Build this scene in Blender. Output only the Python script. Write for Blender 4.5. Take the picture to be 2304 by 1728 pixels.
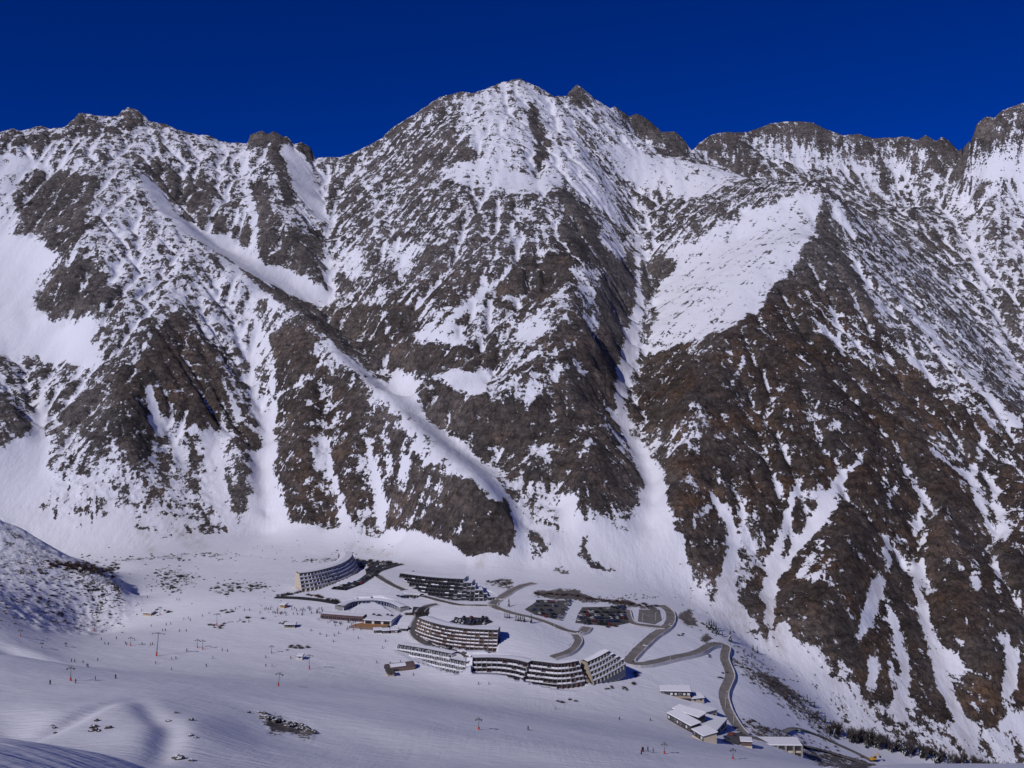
import bpy, bmesh, math, random
import numpy as np
from mathutils import Vector, Matrix

for _o in list(bpy.data.objects):
    bpy.data.objects.remove(_o)
SC = bpy.context.scene
COL = SC.collection
R = math.radians
random.seed(7)
rng = np.random.default_rng(7)

# ------------------------------------------------------------------ camera, sky, sun, exposure
CAM_Z = 200.0            # metres above the valley floor
FPX = 2310.0             # focal length in photo pixels (photo is 2304 x 1728)
cam_d = bpy.data.cameras.new("camera")
cam_d.sensor_width = 36.0
cam_d.lens = 36.0 * FPX / 2304.0
cam_d.clip_start = 1.0
cam_d.clip_end = 30000.0
cam = bpy.data.objects.new("camera", cam_d)
cam.location = (0, 0, CAM_Z)
cam.rotation_euler = (R(90), 0, 0)
COL.objects.link(cam)
SC.camera = cam

SUN_EL, SUN_AZ = 33.0, -140.0          # azimuth clockwise from +Y: the sun stands left and behind the camera
world = bpy.data.worlds.new("World")
SC.world = world
world.use_nodes = True
wn = world.node_tree
wn.nodes.clear()
w_out = wn.nodes.new("ShaderNodeOutputWorld")
w_bg = wn.nodes.new("ShaderNodeBackground")
w_sky = wn.nodes.new("ShaderNodeTexSky")
w_sky.sky_type = 'NISHITA'
w_sky.sun_disc = False
w_sky.sun_elevation = R(SUN_EL)
w_sky.sun_rotation = R(SUN_AZ)
w_sky.altitude = 9000
w_sky.air_density = 1.0
w_sky.dust_density = 0.0
w_sky.ozone_density = 5.0
w_bg.inputs['Strength'].default_value = 0.08
w_hs = wn.nodes.new("ShaderNodeHueSaturation")
w_hs.inputs['Saturation'].default_value = 1.3
w_hs.inputs['Hue'].default_value = 0.526
wn.links.new(w_sky.outputs[0], w_hs.inputs['Color'])
wn.links.new(w_hs.outputs[0], w_bg.inputs[0])
wn.links.new(w_bg.outputs[0], w_out.inputs[0])

sun_d = bpy.data.lights.new("sun", 'SUN')
sun_d.energy = 2.5
sun_d.angle = R(0.5)
sun_d.color = (1.0, 0.972, 0.975)
sun = bpy.data.objects.new("sun", sun_d)
COL.objects.link(sun)
sd = Vector((math.sin(R(SUN_AZ)) * math.cos(R(SUN_EL)), math.cos(R(SUN_AZ)) * math.cos(R(SUN_EL)), math.sin(R(SUN_EL))))
sun.rotation_euler = sd.to_track_quat('Z', 'Y').to_euler()
sun.location = sd * 500 + Vector((0, 800, 200))

SC.render.engine = 'CYCLES'
SC.cycles.max_bounces = 4
SC.cycles.diffuse_bounces = 2
SC.view_settings.view_transform = 'Standard'
SC.view_settings.look = 'None'
SC.view_settings.gamma = 1.0
SC.view_settings.exposure = 0.0
SC.view_settings.use_curve_mapping = False

# ------------------------------------------------------------------ noise helpers
def _h(ix, iy, seed):
    h = (ix.astype(np.int64) * 374761393 + iy.astype(np.int64) * 668265263 + seed * 2147483647) & 0xFFFFFFFF
    h = ((h ^ (h >> 13)) * 1274126177) & 0xFFFFFFFF
    return (h ^ (h >> 16)) & 0xFFFFFFFF

def perlin(x, y, seed=0):
    x = np.asarray(x, dtype=np.float64); y = np.asarray(y, dtype=np.float64)
    ix = np.floor(x); iy = np.floor(y)
    fx = x - ix; fy = y - iy
    u = fx * fx * fx * (fx * (fx * 6 - 15) + 10); v = fy * fy * fy * (fy * (fy * 6 - 15) + 10)
    def g(dx, dy):
        a = _h(ix + dx, iy + dy, seed).astype(np.float64) * (2 * np.pi / 4294967296.0)
        return np.cos(a) * (fx - dx) + np.sin(a) * (fy - dy)
    a = g(0, 0) * (1 - u) + g(1, 0) * u
    b = g(0, 1) * (1 - u) + g(1, 1) * u
    return (a * (1 - v) + b * v) * 1.5

def fbm(x, y, scale, octv, seed=0, gain=0.5, ridged=False):
    out = 0; amp = 1.0; tot = 0
    for k in range(octv):
        n = perlin(x / scale, y / scale, seed + k * 17)
        if ridged:
            n = 1 - 2 * np.abs(n)
        out = out + n * amp; tot += amp
        amp *= gain; scale *= 0.5
    return out / tot

def smooth(a, b, x):
    t = np.clip((x - a) / (b - a), 0, 1)
    return t * t * (3 - 2 * t)

def boxblur(a, r, axis):
    if r < 1: return a
    p = np.concatenate([np.repeat(a.take([0], axis), r + 1, axis), a, np.repeat(a.take([-1], axis), r, axis)], axis)
    c = np.cumsum(p, axis)
    n = a.shape[axis]
    return (c.take(range(2 * r + 1, 2 * r + 1 + n), axis) - c.take(range(0, n), axis)) / (2 * r + 1)

def blur(a, r0, r1, n=2):
    for _ in range(n):
        a = boxblur(boxblur(a, r0, 0), r1, 1)
    return a

# ------------------------------------------------------------------ terrain: surveyed points -> world heights
def uv(px, py):
    return (px - 1152.0) / FPX, (864.0 - py) / FPX

CP = []                                   # world points x, y, z
def P(px, py, Y):                         # sight line to a landmark at its distance Y
    u, v = uv(px, py)
    CP.append((u * Y, Y, CAM_Z + v * Y))
def PZ(px, py, z):                        # landmark on ground whose height above the valley floor is known
    u, v = uv(px, py)
    Y = (z - CAM_Z) / v
    CP.append((u * Y, Y, z))
def W(x, y, z): CP.append((x, y, z))

CREST = [(-260,330,2200),(-120,310,2230),(0,299,2250),(27,289,2255),(47,295,2258),(94,283,2262),(108,290,2265),(145,287,2270),(170,265,2280),(177,254,2285),
 (200,257,2290),(217,261,2290),(264,262,2320),(275,249,2322),(289,242,2325),(307,247,2325),(329,265,2325),(340,275,2325),(369,278,2320),(398,292,2315),
 (448,305,2310),(470,304,2305),(495,318,2300),(514,321,2300),(557,323,2290),(563,304,2290),(590,295,2290),(602,302,2290),(616,295,2295),(637,308,2295),
 (647,307,2300),(662,325,2305),(677,321,2310),(698,331,2315),(709,356,2320),(727,354,2325),(767,354,2325),(787,347,2325),(823,331,2325),(859,311,2325),
 (881,289,2325),(903,275,2325),(931,259,2330),(975,228,2335),(989,219,2340),(1040,206,2350),(1062,210,2360),(1091,202,2375),(1127,186,2395),(1167,177,2400),
 (1181,183,2400),(1221,201,2410),(1246,217,2420),(1275,217,2450),(1281,206,2470),(1297,191,2480),(1311,199,2480),(1340,224,2480),(1373,244,2480),(1384,240,2485),
 (1416,262,2490),(1434,256,2490),(1460,271,2495),(1490,298,2500),(1518,296,2500),(1535,310,2505),(1557,340,2520),(1572,323,2560),(1604,302,2580),(1629,298,2590),
 (1682,298,2600),(1735,278,2600),(1776,273,2600),(1829,276,2600),(1858,292,2595),(1899,305,2590),(1935,302,2585),(1964,312,2580),(2042,308,2560),(2062,316,2555),
 (2082,305,2550),(2107,318,2540),(2119,308,2535),(2136,318,2530),(2156,340,2500),(2168,331,2420),(2189,310,2380),(2197,281,2370),(2217,263,2360),(2238,265,2355),
 (2254,249,2350),(2287,237,2340),(2304,231,2335),(2360,205,2320),(2440,180,2300),(2560,170,2280)]
CRA = np.array(CREST, float)
for i in range(len(CREST) - 1):
    a, b = CREST[i], CREST[i + 1]
    P(*a)
    n = int(abs(b[0] - a[0]) // 30)
    for k in range(1, n + 1):
        t = k / (n + 1)
        P(a[0] + (b[0] - a[0]) * t, a[1] + (b[1] - a[1]) * t, a[2] + (b[2] - a[2]) * t)
for c in CREST[::3]:                       # far side of the crest falls away
    u, v = uv(c[0], c[1])
    for dy, dz in ((90, -95), (300, -330), (700, -700)):
        W(u * (c[2] + dy), c[2] + dy, CAM_Z + v * c[2] + dz)

# toe and top of the face that the spurs and couloirs are measured against
TOE = np.array([(-300,1245,1050),(0,1240,1056),(300,1238,1075),(600,1212,1155),(900,1240,1070),(1050,1280,966),(1180,1285,960),(1480,1335,932),(1600,1400,884),(1700,1475,880),(1900,1650,800),(2150,1740,790),(2600,1850,780)], float)
FTOP = np.vstack([CRA[CRA[:, 0] < 1380], np.array([(1440,345,2470),(1502,355,2380),(1563,357,2300),(1604,372,2230),(1678,400,2130),(1768,412,2000),(1833,412,1890),(1866,429,1850),(1950,560,1740),(2050,680,1620),(2150,790,1490),(2304,950,1320),(2450,1080,1200),(2600,1200,1120)])])
def base_Y(px, py):
    yt, Yt = np.interp(px, TOE[:, 0], TOE[:, 1]), np.interp(px, TOE[:, 0], TOE[:, 2])
    yc, Yc = np.interp(px, FTOP[:, 0], FTOP[:, 1]), np.interp(px, FTOP[:, 0], FTOP[:, 2])
    t = min(1.0, max(0.0, (yt - py) / (yt - yc)))
    t = t ** 0.93
    return 1.0 / (1 / Yt * (1 - t) + 1 / Yc * t)
def L(pts, step=38):                       # line of points (px, py, metres in front (-) or behind (+) of the plain face)
    for i in range(len(pts)):
        a = pts[i]; b = pts[min(i + 1, len(pts) - 1)]
        n = max(1, int(math.hypot(b[0] - a[0], b[1] - a[1]) // step))
        for k in range(n):
            t = k / n
            x, y, d = (a[j] + (b[j] - a[j]) * t for j in range(3))
            P(x, y, base_Y(x, y) + d * 0.62)
def A(pts, step=38):                       # line of points with absolute distances
    for i in range(len(pts)):
        a = pts[i]; b = pts[min(i + 1, len(pts) - 1)]
        n = max(1, int(math.hypot(b[0] - a[0], b[1] - a[1]) // step))
        for k in range(n):
            t = k / n
            P(*(a[j] + (b[j] - a[j]) * t for j in range(3)))

for t in TOE: P(*t)
A([tuple(x) for x in FTOP[FTOP[:, 0] > 1400]])
# left part
L([(177,256,0),(180,350,-25),(200,450,-50),(165,560,-45),(150,650,-60),(240,720,-60),(262,830,-65),(300,940,-45),(320,1080,-10)])
L([(-150,560,40),(0,560,65),(100,620,50),(150,700,70),(150,790,70),(60,880,60),(95,990,35),(90,1100,15)])
L([(-150,860,-40),(0,880,-30),(60,960,-10)])
L([(110,400,10),(90,480,5)])
L([(290,262,0),(335,300,-10),(350,350,-20),(312,388,-40),(370,480,-65),(415,560,-85),(407,677,-110),(440,800,-70),(450,940,-35)])
L([(407,677,-110),(431,742,-95),(488,803,-75),(530,880,-35),(580,945,5)])
L([(407,677,-110),(340,770,-85),(300,860,-60),(330,960,-30)])
L([(280,430,5),(310,560,-10),(330,660,-25)])
L([(345,950,5),(350,1050,5),(345,1150,0)])
L([(500,960,5),(480,1080,0),(460,1180,0)])
L([(530,980,-40),(560,1060,-35),(585,1150,-20)])
# spur in the left centre and its couloirs
L([(415,500,-75),(450,545,-85),(560,630,-115),(671,708,-160),(760,798,-160),(895,922,-150),(985,1030,-125),(1087,1099,-95),(1150,1165,-55)])
L([(350,415,15),(450,525,35),(560,585,50),(660,635,70),(735,680,85)])
L([(740,700,70),(880,855,75),(958,955,65),(1066,1025,55),(1140,1088,45),(1170,1150,25),(1180,1235,0)])
L([(671,708,-160),(640,765,-100),(622,840,-50)])
L([(540,720,-70),(480,640,-80)])
L([(570,665,-45),(578,763,-5),(574,860,25),(600,970,40),(606,1005,40),(590,1068,30),(600,1170,10)])
L([(671,708,-160),(700,830,-120),(688,945,-100),(670,1060,-75),(710,1195,-30)])
L([(760,865,-125),(785,1000,-100),(790,1195,-30)])
L([(870,950,-125),(905,1100,-85),(960,1255,-20)])
L([(735,890,-80),(745,1050,-50),(752,1185,-5)])
L([(830,960,-90),(856,1080,-55),(865,1195,-5)])
L([(1000,1100,-70),(1040,1240,-15)])
# crest cliffs, left centre
L([(620,325,-10),(640,400,-35),(655,470,-45),(690,560,-40),(720,620,-20)])
L([(560,340,0),(590,420,-25),(600,520,-25)])
L([(545,345,10),(555,450,15),(575,515,25)])
L([(470,320,-10),(480,420,-25),(480,520,0)])
L([(727,354,0),(738,500,35),(728,600,50),(745,680,60)])
L([(787,350,0),(800,430,-45),(838,560,-60),(850,680,-45),(860,760,-40)])
L([(850,340,0),(880,420,10),(885,520,20),(905,650,35)])
L([(930,262,0),(935,360,-20),(950,480,-25),(960,640,-20)])
L([(800,770,-10),(840,840,20)])
# main face
L([(1040,210,0),(1020,300,-20),(1050,360,-10),(1060,420,20),(1050,560,-5)])
L([(1167,180,0),(1180,250,-15),(1170,330,-15),(1130,380,10),(1130,430,30),(1120,520,0)])
L([(1195,245,5),(1215,300,25),(1222,345,30),(1208,425,30)])
L([(1215,235,-10),(1238,310,-35),(1250,390,-55),(1256,425,-65),(1275,500,-80),(1286,584,-105),(1286,640,-115),(1292,705,-125),(1275,820,-85),(1235,930,-50)])
L([(1300,330,10),(1350,420,25),(1400,470,40)])
L([(1256,425,-65),(1330,500,-50),(1380,560,-25)])
L([(1320,620,-75),(1350,660,-55)])
L([(1292,705,-125),(1345,780,-70),(1370,850,-20)])
L([(1130,605,-25),(1200,590,-35),(1270,575,-70)])
L([(1110,650,15),(1170,688,30),(1235,665,0)])
L([(1000,660,0),(1010,780,10),(1040,830,25)])
L([(1100,720,10),(1160,760,15),(1100,850,20)])
L([(950,700,0),(930,800,-10),(960,850,-15)])
L([(955,880,-40),(1000,868,-35),(1060,900,-30),(1130,905,-35),(1188,925,-40)])
L([(985,965,25),(1060,1000,50),(1130,1035,45),(1180,1010,20)])
L([(1230,1000,-25),(1200,1070,-10)])
L([(1359,928,-55),(1320,1000,-75),(1290,1080,-55),(1300,1145,-30)])
L([(1359,928,-55),(1410,1040,-20),(1440,1120,-15)])
L([(1150,1060,10),(1200,1130,15),(1260,1110,20),(1270,1200,10)])
L([(1230,1210,-15),(1250,1150,-15)])
# great couloir and the slab on its right
L([(1425,430,45),(1432,520,75),(1436,600,105),(1440,690,115),(1420,780,105),(1393,900,90),(1402,960,70),(1440,1030,55),(1475,1100,42),(1462,1200,22),(1480,1262,0)])
L([(1345,600,-30),(1375,700,5),(1365,800,10),(1345,880,10)])
L([(1820,540,-60),(1755,640,-110),(1700,700,-135),(1625,765,-135),(1560,835,-120),(1522,920,-95),(1532,1050,-65),(1500,1180,-30)])
L([(1580,640,-5),(1500,740,10),(1660,540,-5),(1560,500,0)])
L([(1480,840,10),(1470,920,20),(1490,1000,15)])
# right face
L([(1937,1034,5),(1872,1107,20),(1843,1168,25),(1750,1290,30),(1730,1351,20)])
L([(1599,1119,10),(1648,1188,20),(1656,1221,20),(1636,1290,20),(1630,1340,10)])
L([(2214,989,5),(2185,1078,20),(2206,1139,20),(2200,1260,10)])
L([(2035,1066,5),(2073,1130,20),(2055,1283,20),(2075,1381,22),(2096,1454,20),(2157,1621,12),(2185,1705,5)])
L([(1994,1214,15),(1978,1328,15),(2006,1381,15),(2039,1519,10),(2022,1601,5)])
L([(1970,1324,15),(1957,1381,12),(1933,1440,5)])
L([(1900,900,-30),(1960,1030,-25),(1920,1180,-20),(1860,1300,-20),(1900,1420,-10)])
L([(1700,900,-70),(1690,1050,-50),(1700,1180,-20)])
L([(2000,780,-20),(2080,950,-20),(2130,1080,-20),(2120,1250,-20),(2180,1420,-10),(2250,1550,-5)])
L([(2300,1100,-15),(2280,1300,-10),(2304,1450,-10)])
# hidden hollow behind the shoulder, back ridge and the right-hand peak
A([(1600,420,2420),(1690,440,2380),(1780,460,2330)])
A([(1620,372,2480),(1700,396,2440),(1780,405,2400),(1880,425,2330),(1980,480,2230)])
A([(1700,330,2560),(1760,345,2545),(1850,360,2520),(1950,380,2500),(2050,390,2480)])
A([(2075,320,2520),(2085,420,2420),(2070,520,2160),(2110,610,1980)])
A([(2000,330,2560),(2010,420,2470),(2030,480,2370)])
A([(2150,345,2480),(2170,420,2400),(2190,500,2260),(2185,570,2120),(2205,640,2000),(2230,720,1880),(2270,810,1740),(2310,890,1610),(2420,1010,1450)])
A([(1960,500,2050),(2050,590,1880),(2120,680,1760),(2190,780,1620),(2260,870,1500),(2320,940,1410)])
A([(2200,420,2290),(2260,560,2090),(2304,700,1900),(2400,800,1760)])
A([(2304,420,2250),(2420,500,2150)])
# valley floor (heights), lower valley on the right
for t in [(-250,1262,26),(0,1262,26),(300,1258,25),(600,1235,26),(760,1258,26),(900,1262,27),(893,1314,29),(930,1334,23),(858,1302,29),(830,1288,29),(1000,1285,27),(1060,1402,25),(1160,1400,23),(1120,1362,22),(980,1356,21),(800,1400,16),(600,1400,17),(420,1330,22),(560,1330,23),(680,1345,21),(330,1420,16),(150,1475,24),(0,1500,34),
          (-200,1520,48),(400,1500,19),(700,1500,12),(880,1525,4),(860,1460,10),(1000,1542,0),(1200,1565,-4),(1400,1572,-8),(1180,1450,14),(930,1440,11),(1060,1478,11),(960,1455,11.5),(1240,1484,7.5),(1310,1450,7),(1330,1388,14),(1480,1390,6),(1230,1378,19),(1200,1320,24),(1350,1335,18),(1500,1470,-3),(1425,1490,-2),
          (1640,1420,-8),(1560,1345,2),(1640,1490,-14),(1480,1600,-14),(1620,1640,-24),(1720,1655,-34),(1700,1560,-26),(1780,1560,-36),(1850,1660,-62),(1960,1690,-78),(2080,1715,-92),(2250,1745,-108),(2500,1800,-130),
          (1820,1690,-60),(1920,1715,-72)]: PZ(*t)
# the bushy hill on the left, with its snowy shelf
A([(-260,1060,940),(-120,1105,930),(0,1168,930),(60,1195,925),(105,1230,915),(150,1261,905),(205,1276,890)])
A([(225,1286,885),(262,1322,868),(288,1376,852),(250,1425,815)])
A([(-200,1240,850),(0,1275,840),(80,1305,840),(150,1330,845),(215,1372,845)]); A([(-200,1300,760),(0,1358,750),(80,1393,770),(190,1428,800)])
A([(0,1330,795),(90,1357,808),(170,1395,822)])
A([(-260,1150,1090),(0,1243,1080),(110,1264,1060),(230,1290,985),(300,1345,900)], 60)
A([(-250,1400,620),(0,1385,690),(90,1422,730)])
# near slopes below the camera
for t in [(-300,1480,470),(0,1440,500),(90,1480,520),(200,1510,540),(-300,1560,380),(0,1545,405),(200,1545,420),(500,1540,450),(900,1560,490),(1200,1622,465),(1500,1678,435),(1750,1706,415),(2000,1742,398),(2300,1790,380),(2500,1830,370),
          (0,1640,335),(150,1600,360),(330,1575,370),(420,1640,345),(330,1700,310),(600,1640,385),(800,1640,400),(600,1728,325),(900,1728,345),(1200,1728,362),(1600,1745,372),(2000,1810,350),(2400,1900,310),
          (0,1700,300),(200,1735,285),(-300,1680,290)]: P(*t)
A([(-200,1640,62),(0,1656,62),(69,1655,64),(145,1666,66),(202,1679,68),(244,1682,70),(289,1692,72),(350,1712,73),(390,1740,72),(430,1800,66)], 24)
A([(-200,1800,100),(0,1815,100),(200,1840,100),(380,1830,100)], 60)
for t in [(0,0,198),(-40,0,203),(40,0,193),(0,30,184),(-25,30,188),(25,30,180),(0,60,170),(35,60,166),(0,100,155),(60,140,148),(120,200,128),(-90,0,222),(-120,80,200)]: W(*t)

CPA = np.array(CP)
# drop near-duplicates
_keep = []; _seen = set()
for i, p in enumerate(CPA):
    k = (round(p[0] / 7), round(p[1] / 7)) if p[1] > 200 else (round(p[0] / 3) + 10000, round(p[1] / 3))
    if k in _seen: continue
    _seen.add(k); _keep.append(i)
CPA = CPA[_keep]
_n = len(CPA)
_D = np.hypot(CPA[:, None, 0] - CPA[None, :, 0], CPA[:, None, 1] - CPA[None, :, 1])
_M = np.zeros((_n + 3, _n + 3))
_M[:_n, :_n] = -_D + np.eye(_n) * 0.5
_M[:_n, _n:] = np.c_[np.ones(_n), CPA[:, :2] / 1000]
_M[_n:, :_n] = _M[:_n, _n:].T
_w = np.linalg.solve(_M, np.r_[CPA[:, 2], 0, 0, 0])
def rbf(x, y):
    x = x.ravel(); y = y.ravel()
    out = np.empty(len(x))
    cx, cy, w = CPA[:, 0].astype(np.float32), CPA[:, 1].astype(np.float32), _w[:_n].astype(np.float64)
    for i in range(0, len(x), 4000):
        d = np.sqrt((x[i:i+4000, None].astype(np.float32) - cx) ** 2 + (y[i:i+4000, None].astype(np.float32) - cy) ** 2)
        out[i:i+4000] = -(d.astype(np.float64) @ w) + _w[_n] + _w[_n + 1] * x[i:i+4000] / 1000 + _w[_n + 2] * y[i:i+4000] / 1000
    return out

# the sheet: columns fan out from the viewpoint, rows are closer together where the slopes are
NC = 936
US = np.linspace(-0.585, 0.585, NC)
YS = np.concatenate([np.linspace(18, 100, 34)[:-1], np.linspace(100, 540, 110)[:-1], np.arange(540, 1150, 2.7), np.arange(1150, 2500, 2.15), np.arange(2500, 2660, 4.0), np.geomspace(2660, 3300, 22)])
NR = len(YS)
GX = YS[:, None] * US[None, :]
GY = np.repeat(YS[:, None], NC, 1)
ci = np.unique(np.r_[np.arange(0, NC, 4), NC - 1]); ri = np.unique(np.r_[np.arange(0, NR, 3), NR - 1])
Hc = rbf(GX[np.ix_(ri, ci)], GY[np.ix_(ri, ci)]).reshape(len(ri), len(ci))
def upsample(Hc):
    T = np.empty((len(ri), NC))
    cc = np.arange(NC)
    for i in range(len(ri)): T[i] = np.interp(cc, ci, Hc[i])
    O = np.empty((NR, NC)); rr = np.arange(NR)
    k = np.clip(np.searchsorted(ri, rr, side='right') - 1, 0, len(ri) - 2)
    t = ((rr - ri[k]) / (ri[k + 1] - ri[k]))[:, None]
    return T[k] * (1 - t) + T[k + 1] * t
H = upsample(Hc)

# mountain weight: above the toe line
toe_y = np.interp(US * FPX + 1152, TOE[:, 0], TOE[:, 2])[None, :]
hillmask = np.zeros((NR, NC))
MW = smooth(-15, 110, GY - toe_y)

# water-cut couloirs: stream-power erosion on a regular grid over the mountain
EX = np.arange(-1520, 1520, 8.0); EY = np.arange(760, 2760, 8.0)
ex, ey = np.meshgrid(EX, EY)
E0 = rbf(ex, ey).reshape(ex.shape)
e_toe = np.interp(np.clip(ex / ey, -0.6, 0.6) * FPX + 1152, TOE[:, 0], TOE[:, 2])
emw = smooth(40, 240, ey - e_toe)
E = E0 + emw * (15 * fbm(ex, ey, 130, 4, 3, 0.6) + 6 * fbm(ex, ey, 34, 2, 5))
def erode(E, n, K):
    ny, nx = E.shape
    idx = np.arange(ny * nx).reshape(ny, nx)
    offs = [(-1, 0, 8.0), (1, 0, 8.0), (0, -1, 8.0), (0, 1, 8.0), (-1, -1, 11.31), (-1, 1, 11.31), (1, -1, 11.31), (1, 1, 11.31)]
    for it in range(n):
        best = np.zeros(E.shape); rec = idx.copy()
        Ep = np.pad(E, 1, mode='edge'); Ip = np.pad(idx, 1, mode='edge')
        for dy, dx, l in offs:
            s = (E - Ep[1 + dy:1 + dy + ny, 1 + dx:1 + dx + nx]) / l
            m = s > best
            best = np.where(m, s, best); rec = np.where(m, Ip[1 + dy:1 + dy + ny, 1 + dx:1 + dx + nx], rec)
        order = np.argsort(-E.ravel())
        acc = [1.0] * E.size
        rl = rec.ravel().tolist()
        for i in order.tolist():
            r = rl[i]
            if r != i: acc[r] += acc[i]
        acc = np.array(acc).reshape(E.shape)
        d = K * np.power(acc, 0.42) * np.clip(best, 0, 1.2)
        E = E - np.minimum(d, 3.0) * emw
        Eb = boxblur(boxblur(E, 1, 0), 1, 1)
        E = E + (Eb - E) * 0.06
    return E, acc
E, EACC = erode(E, 9, 0.7)
dE = np.clip(E - E0, -34, 16) * emw
dE -= blur(dE, 14, 14, 2) * 0.8            # keep the surveyed forms, only cut relief into them
def regsample(F, x, y):
    fx = np.clip((x - EX[0]) / 8.0, 0, len(EX) - 1.001); fy = np.clip((y - EY[0]) / 8.0, 0, len(EY) - 1.001)
    i = fx.astype(int); j = fy.astype(int); a = fx - i; b = fy - j
    return F[j, i] * (1 - a) * (1 - b) + F[j, i + 1] * a * (1 - b) + F[j + 1, i] * (1 - a) * b + F[j + 1, i + 1] * a * b
crest_Y = np.interp(US * FPX + 1152, CRA[:, 0], CRA[:, 2])[None, :]
near_crest = np.exp(-((GY - crest_Y) / 45.0) ** 2)
CUT = blur(regsample(dE, GX, GY), 1, 1, 1) * (1 - 0.75 * near_crest) * 0.62
H = H + CUT
EFLOW = regsample(np.log(EACC), GX, GY)

# valley and near slopes are wind-smoothed snow
lo = GY < toe_y + 30
Hs = blur(H, 9, 9, 2)
vw = 1 - smooth(-40, 40, GY - toe_y)
nearw = smooth(90, 300, GY)
hillbox = smooth(-290, -330, GX) * smooth(745, 790, GY) * smooth(1040, 1000, GY)
vw = vw * (1 - 0.85 * hillbox)
Hn = blur(H, 1, 5, 2)
H = H * (1 - vw) + (Hs * nearw + Hn * (1 - nearw)) * vw
# ------------------------------------------------------------------ fine relief
x, y = GX, GY
wx = x + 14 * fbm(x, y, 70, 2, 41); wy = y + 14 * fbm(x, y, 70, 2, 43)
strata = fbm((x * 0.62 + H * 0.78) , (y * 0.12 + H * 0.1), 26, 3, 61)            # beds dipping to the right
rough = fbm(wx, wy, 46, 5, 51, 0.55, True)
fine = fbm(wx, wy, 12, 3, 57, 0.6)
crest_keep = 1 - 0.55 * near_crest
RAW = MW * crest_keep * (4.6 * (rough - 0.1) + 2.6 * strata + 1.5 * fine)

def cast(px, py, Hm, y0=0.0):
    """where the sight line to a landmark meets the ground: (column, row) in the sheet, plan coordinates"""
    u, v = uv(px, py)
    c = (u - US[0]) / (US[1] - US[0])
    c = min(max(c, 0), NC - 1.001); i = int(c); a = c - i
    prof = Hm[:, i] * (1 - a) + Hm[:, i + 1] * a - CAM_Z - v * YS
    ok = (prof >= 0) & (YS > y0)
    k = int(np.argmax(ok))
    if not ok[k]:
        q = (Hm[:, i] - CAM_Z) / YS; q[YS <= y0] = -9
        k = int(np.argmax(q))
        return c, float(k)
    if k == 0: return c, 0.0
    t = prof[k - 1] / (prof[k - 1] - prof[k] + 1e-9)
    return c, k - 1 + min(max(t, 0), 1)

def densify(pts, step=7, closed=True):
    o = []
    n = len(pts)
    for i in range(n if closed else n - 1):
        a, b = pts[i], pts[(i + 1) % n]
        m = max(1, int(math.hypot(b[0] - a[0], b[1] - a[1]) / step))
        for k in range(m):
            t = k / m
            o.append(tuple(a[j] + (b[j] - a[j]) * t for j in range(len(a))))
    if not closed: o.append(tuple(pts[-1]))
    return o

def fill(M, poly, val, Hm, y0=0.0, soft=None):
    """set a ground patch, outlined by landmarks, to val"""
    pc = np.array([cast(p[0], p[1], Hm, y0) for p in densify(poly, 9)])
    c0, c1 = int(pc[:, 0].min()), int(pc[:, 0].max()) + 2
    r0, r1 = int(pc[:, 1].min()), int(pc[:, 1].max()) + 2
    c1 = min(c1, NC); r1 = min(r1, NR)
    if c1 - c0 < 1 or r1 - r0 < 1: return
    cs = np.arange(c0, c1)[None, :].astype(float); rs = np.arange(r0, r1)[:, None].astype(float)
    n1 = NJC[r0:r1, c0:c1]; n2 = NJR[r0:r1, c0:c1]
    if val_smooth[0]:
        qc = cs + 0 * rs; qr = rs + 0 * cs
    else:
        qc = cs + n1; qr = rs + n2
    ins = np.zeros((r1 - r0, c1 - c0), bool)
    n = len(pc)
    for i in range(n):
        xa, ya = pc[i]; xb, yb = pc[(i + 1) % n]
        if ya == yb: continue
        cond = ((ya > qr) != (yb > qr))
        ins ^= cond & (qc < (xb - xa) * (qr - ya) / (yb - ya) + xa)
    M[r0:r1, c0:c1][ins] = val

def stroke(M, pts, w, val, Hm, y0=0.0, mode='set'):
    """a band w metres wide along a line of landmarks (px, py[, width])"""
    d = densify(pts, 4, False)
    for p in d:
        c, r = cast(p[0], p[1], Hm, y0)
        ww = p[2] if len(p) > 2 else w
        Y = np.interp(r, np.arange(NR), YS)
        k = min(int(r), NR - 2)
        rc = ww * 0.5 / (Y * (US[1] - US[0])); rr = ww * 0.5 / (YS[k + 1] - YS[k])
        rc = max(rc, 0.7); rr = max(rr, 0.7) * 1.3
        c0, c1 = max(0, int(c - rc)), min(NC, int(c + rc) + 2); r0, r1 = max(0, int(r - rr)), min(NR, int(r + rr) + 2)
        if c1 <= c0 or r1 <= r0: continue
        m = ((np.arange(c0, c1)[None, :] - c) / rc) ** 2 + ((np.arange(r0, r1)[:, None] - r) / rr) ** 2 <= 1
        M[r0:r1, c0:c1][m] = val
NJC = 6 * fbm(GX, GY, 45, 3, 71); NJR = 5 * fbm(GX, GY, 45, 2, 73)
val_smooth = [False]

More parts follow.
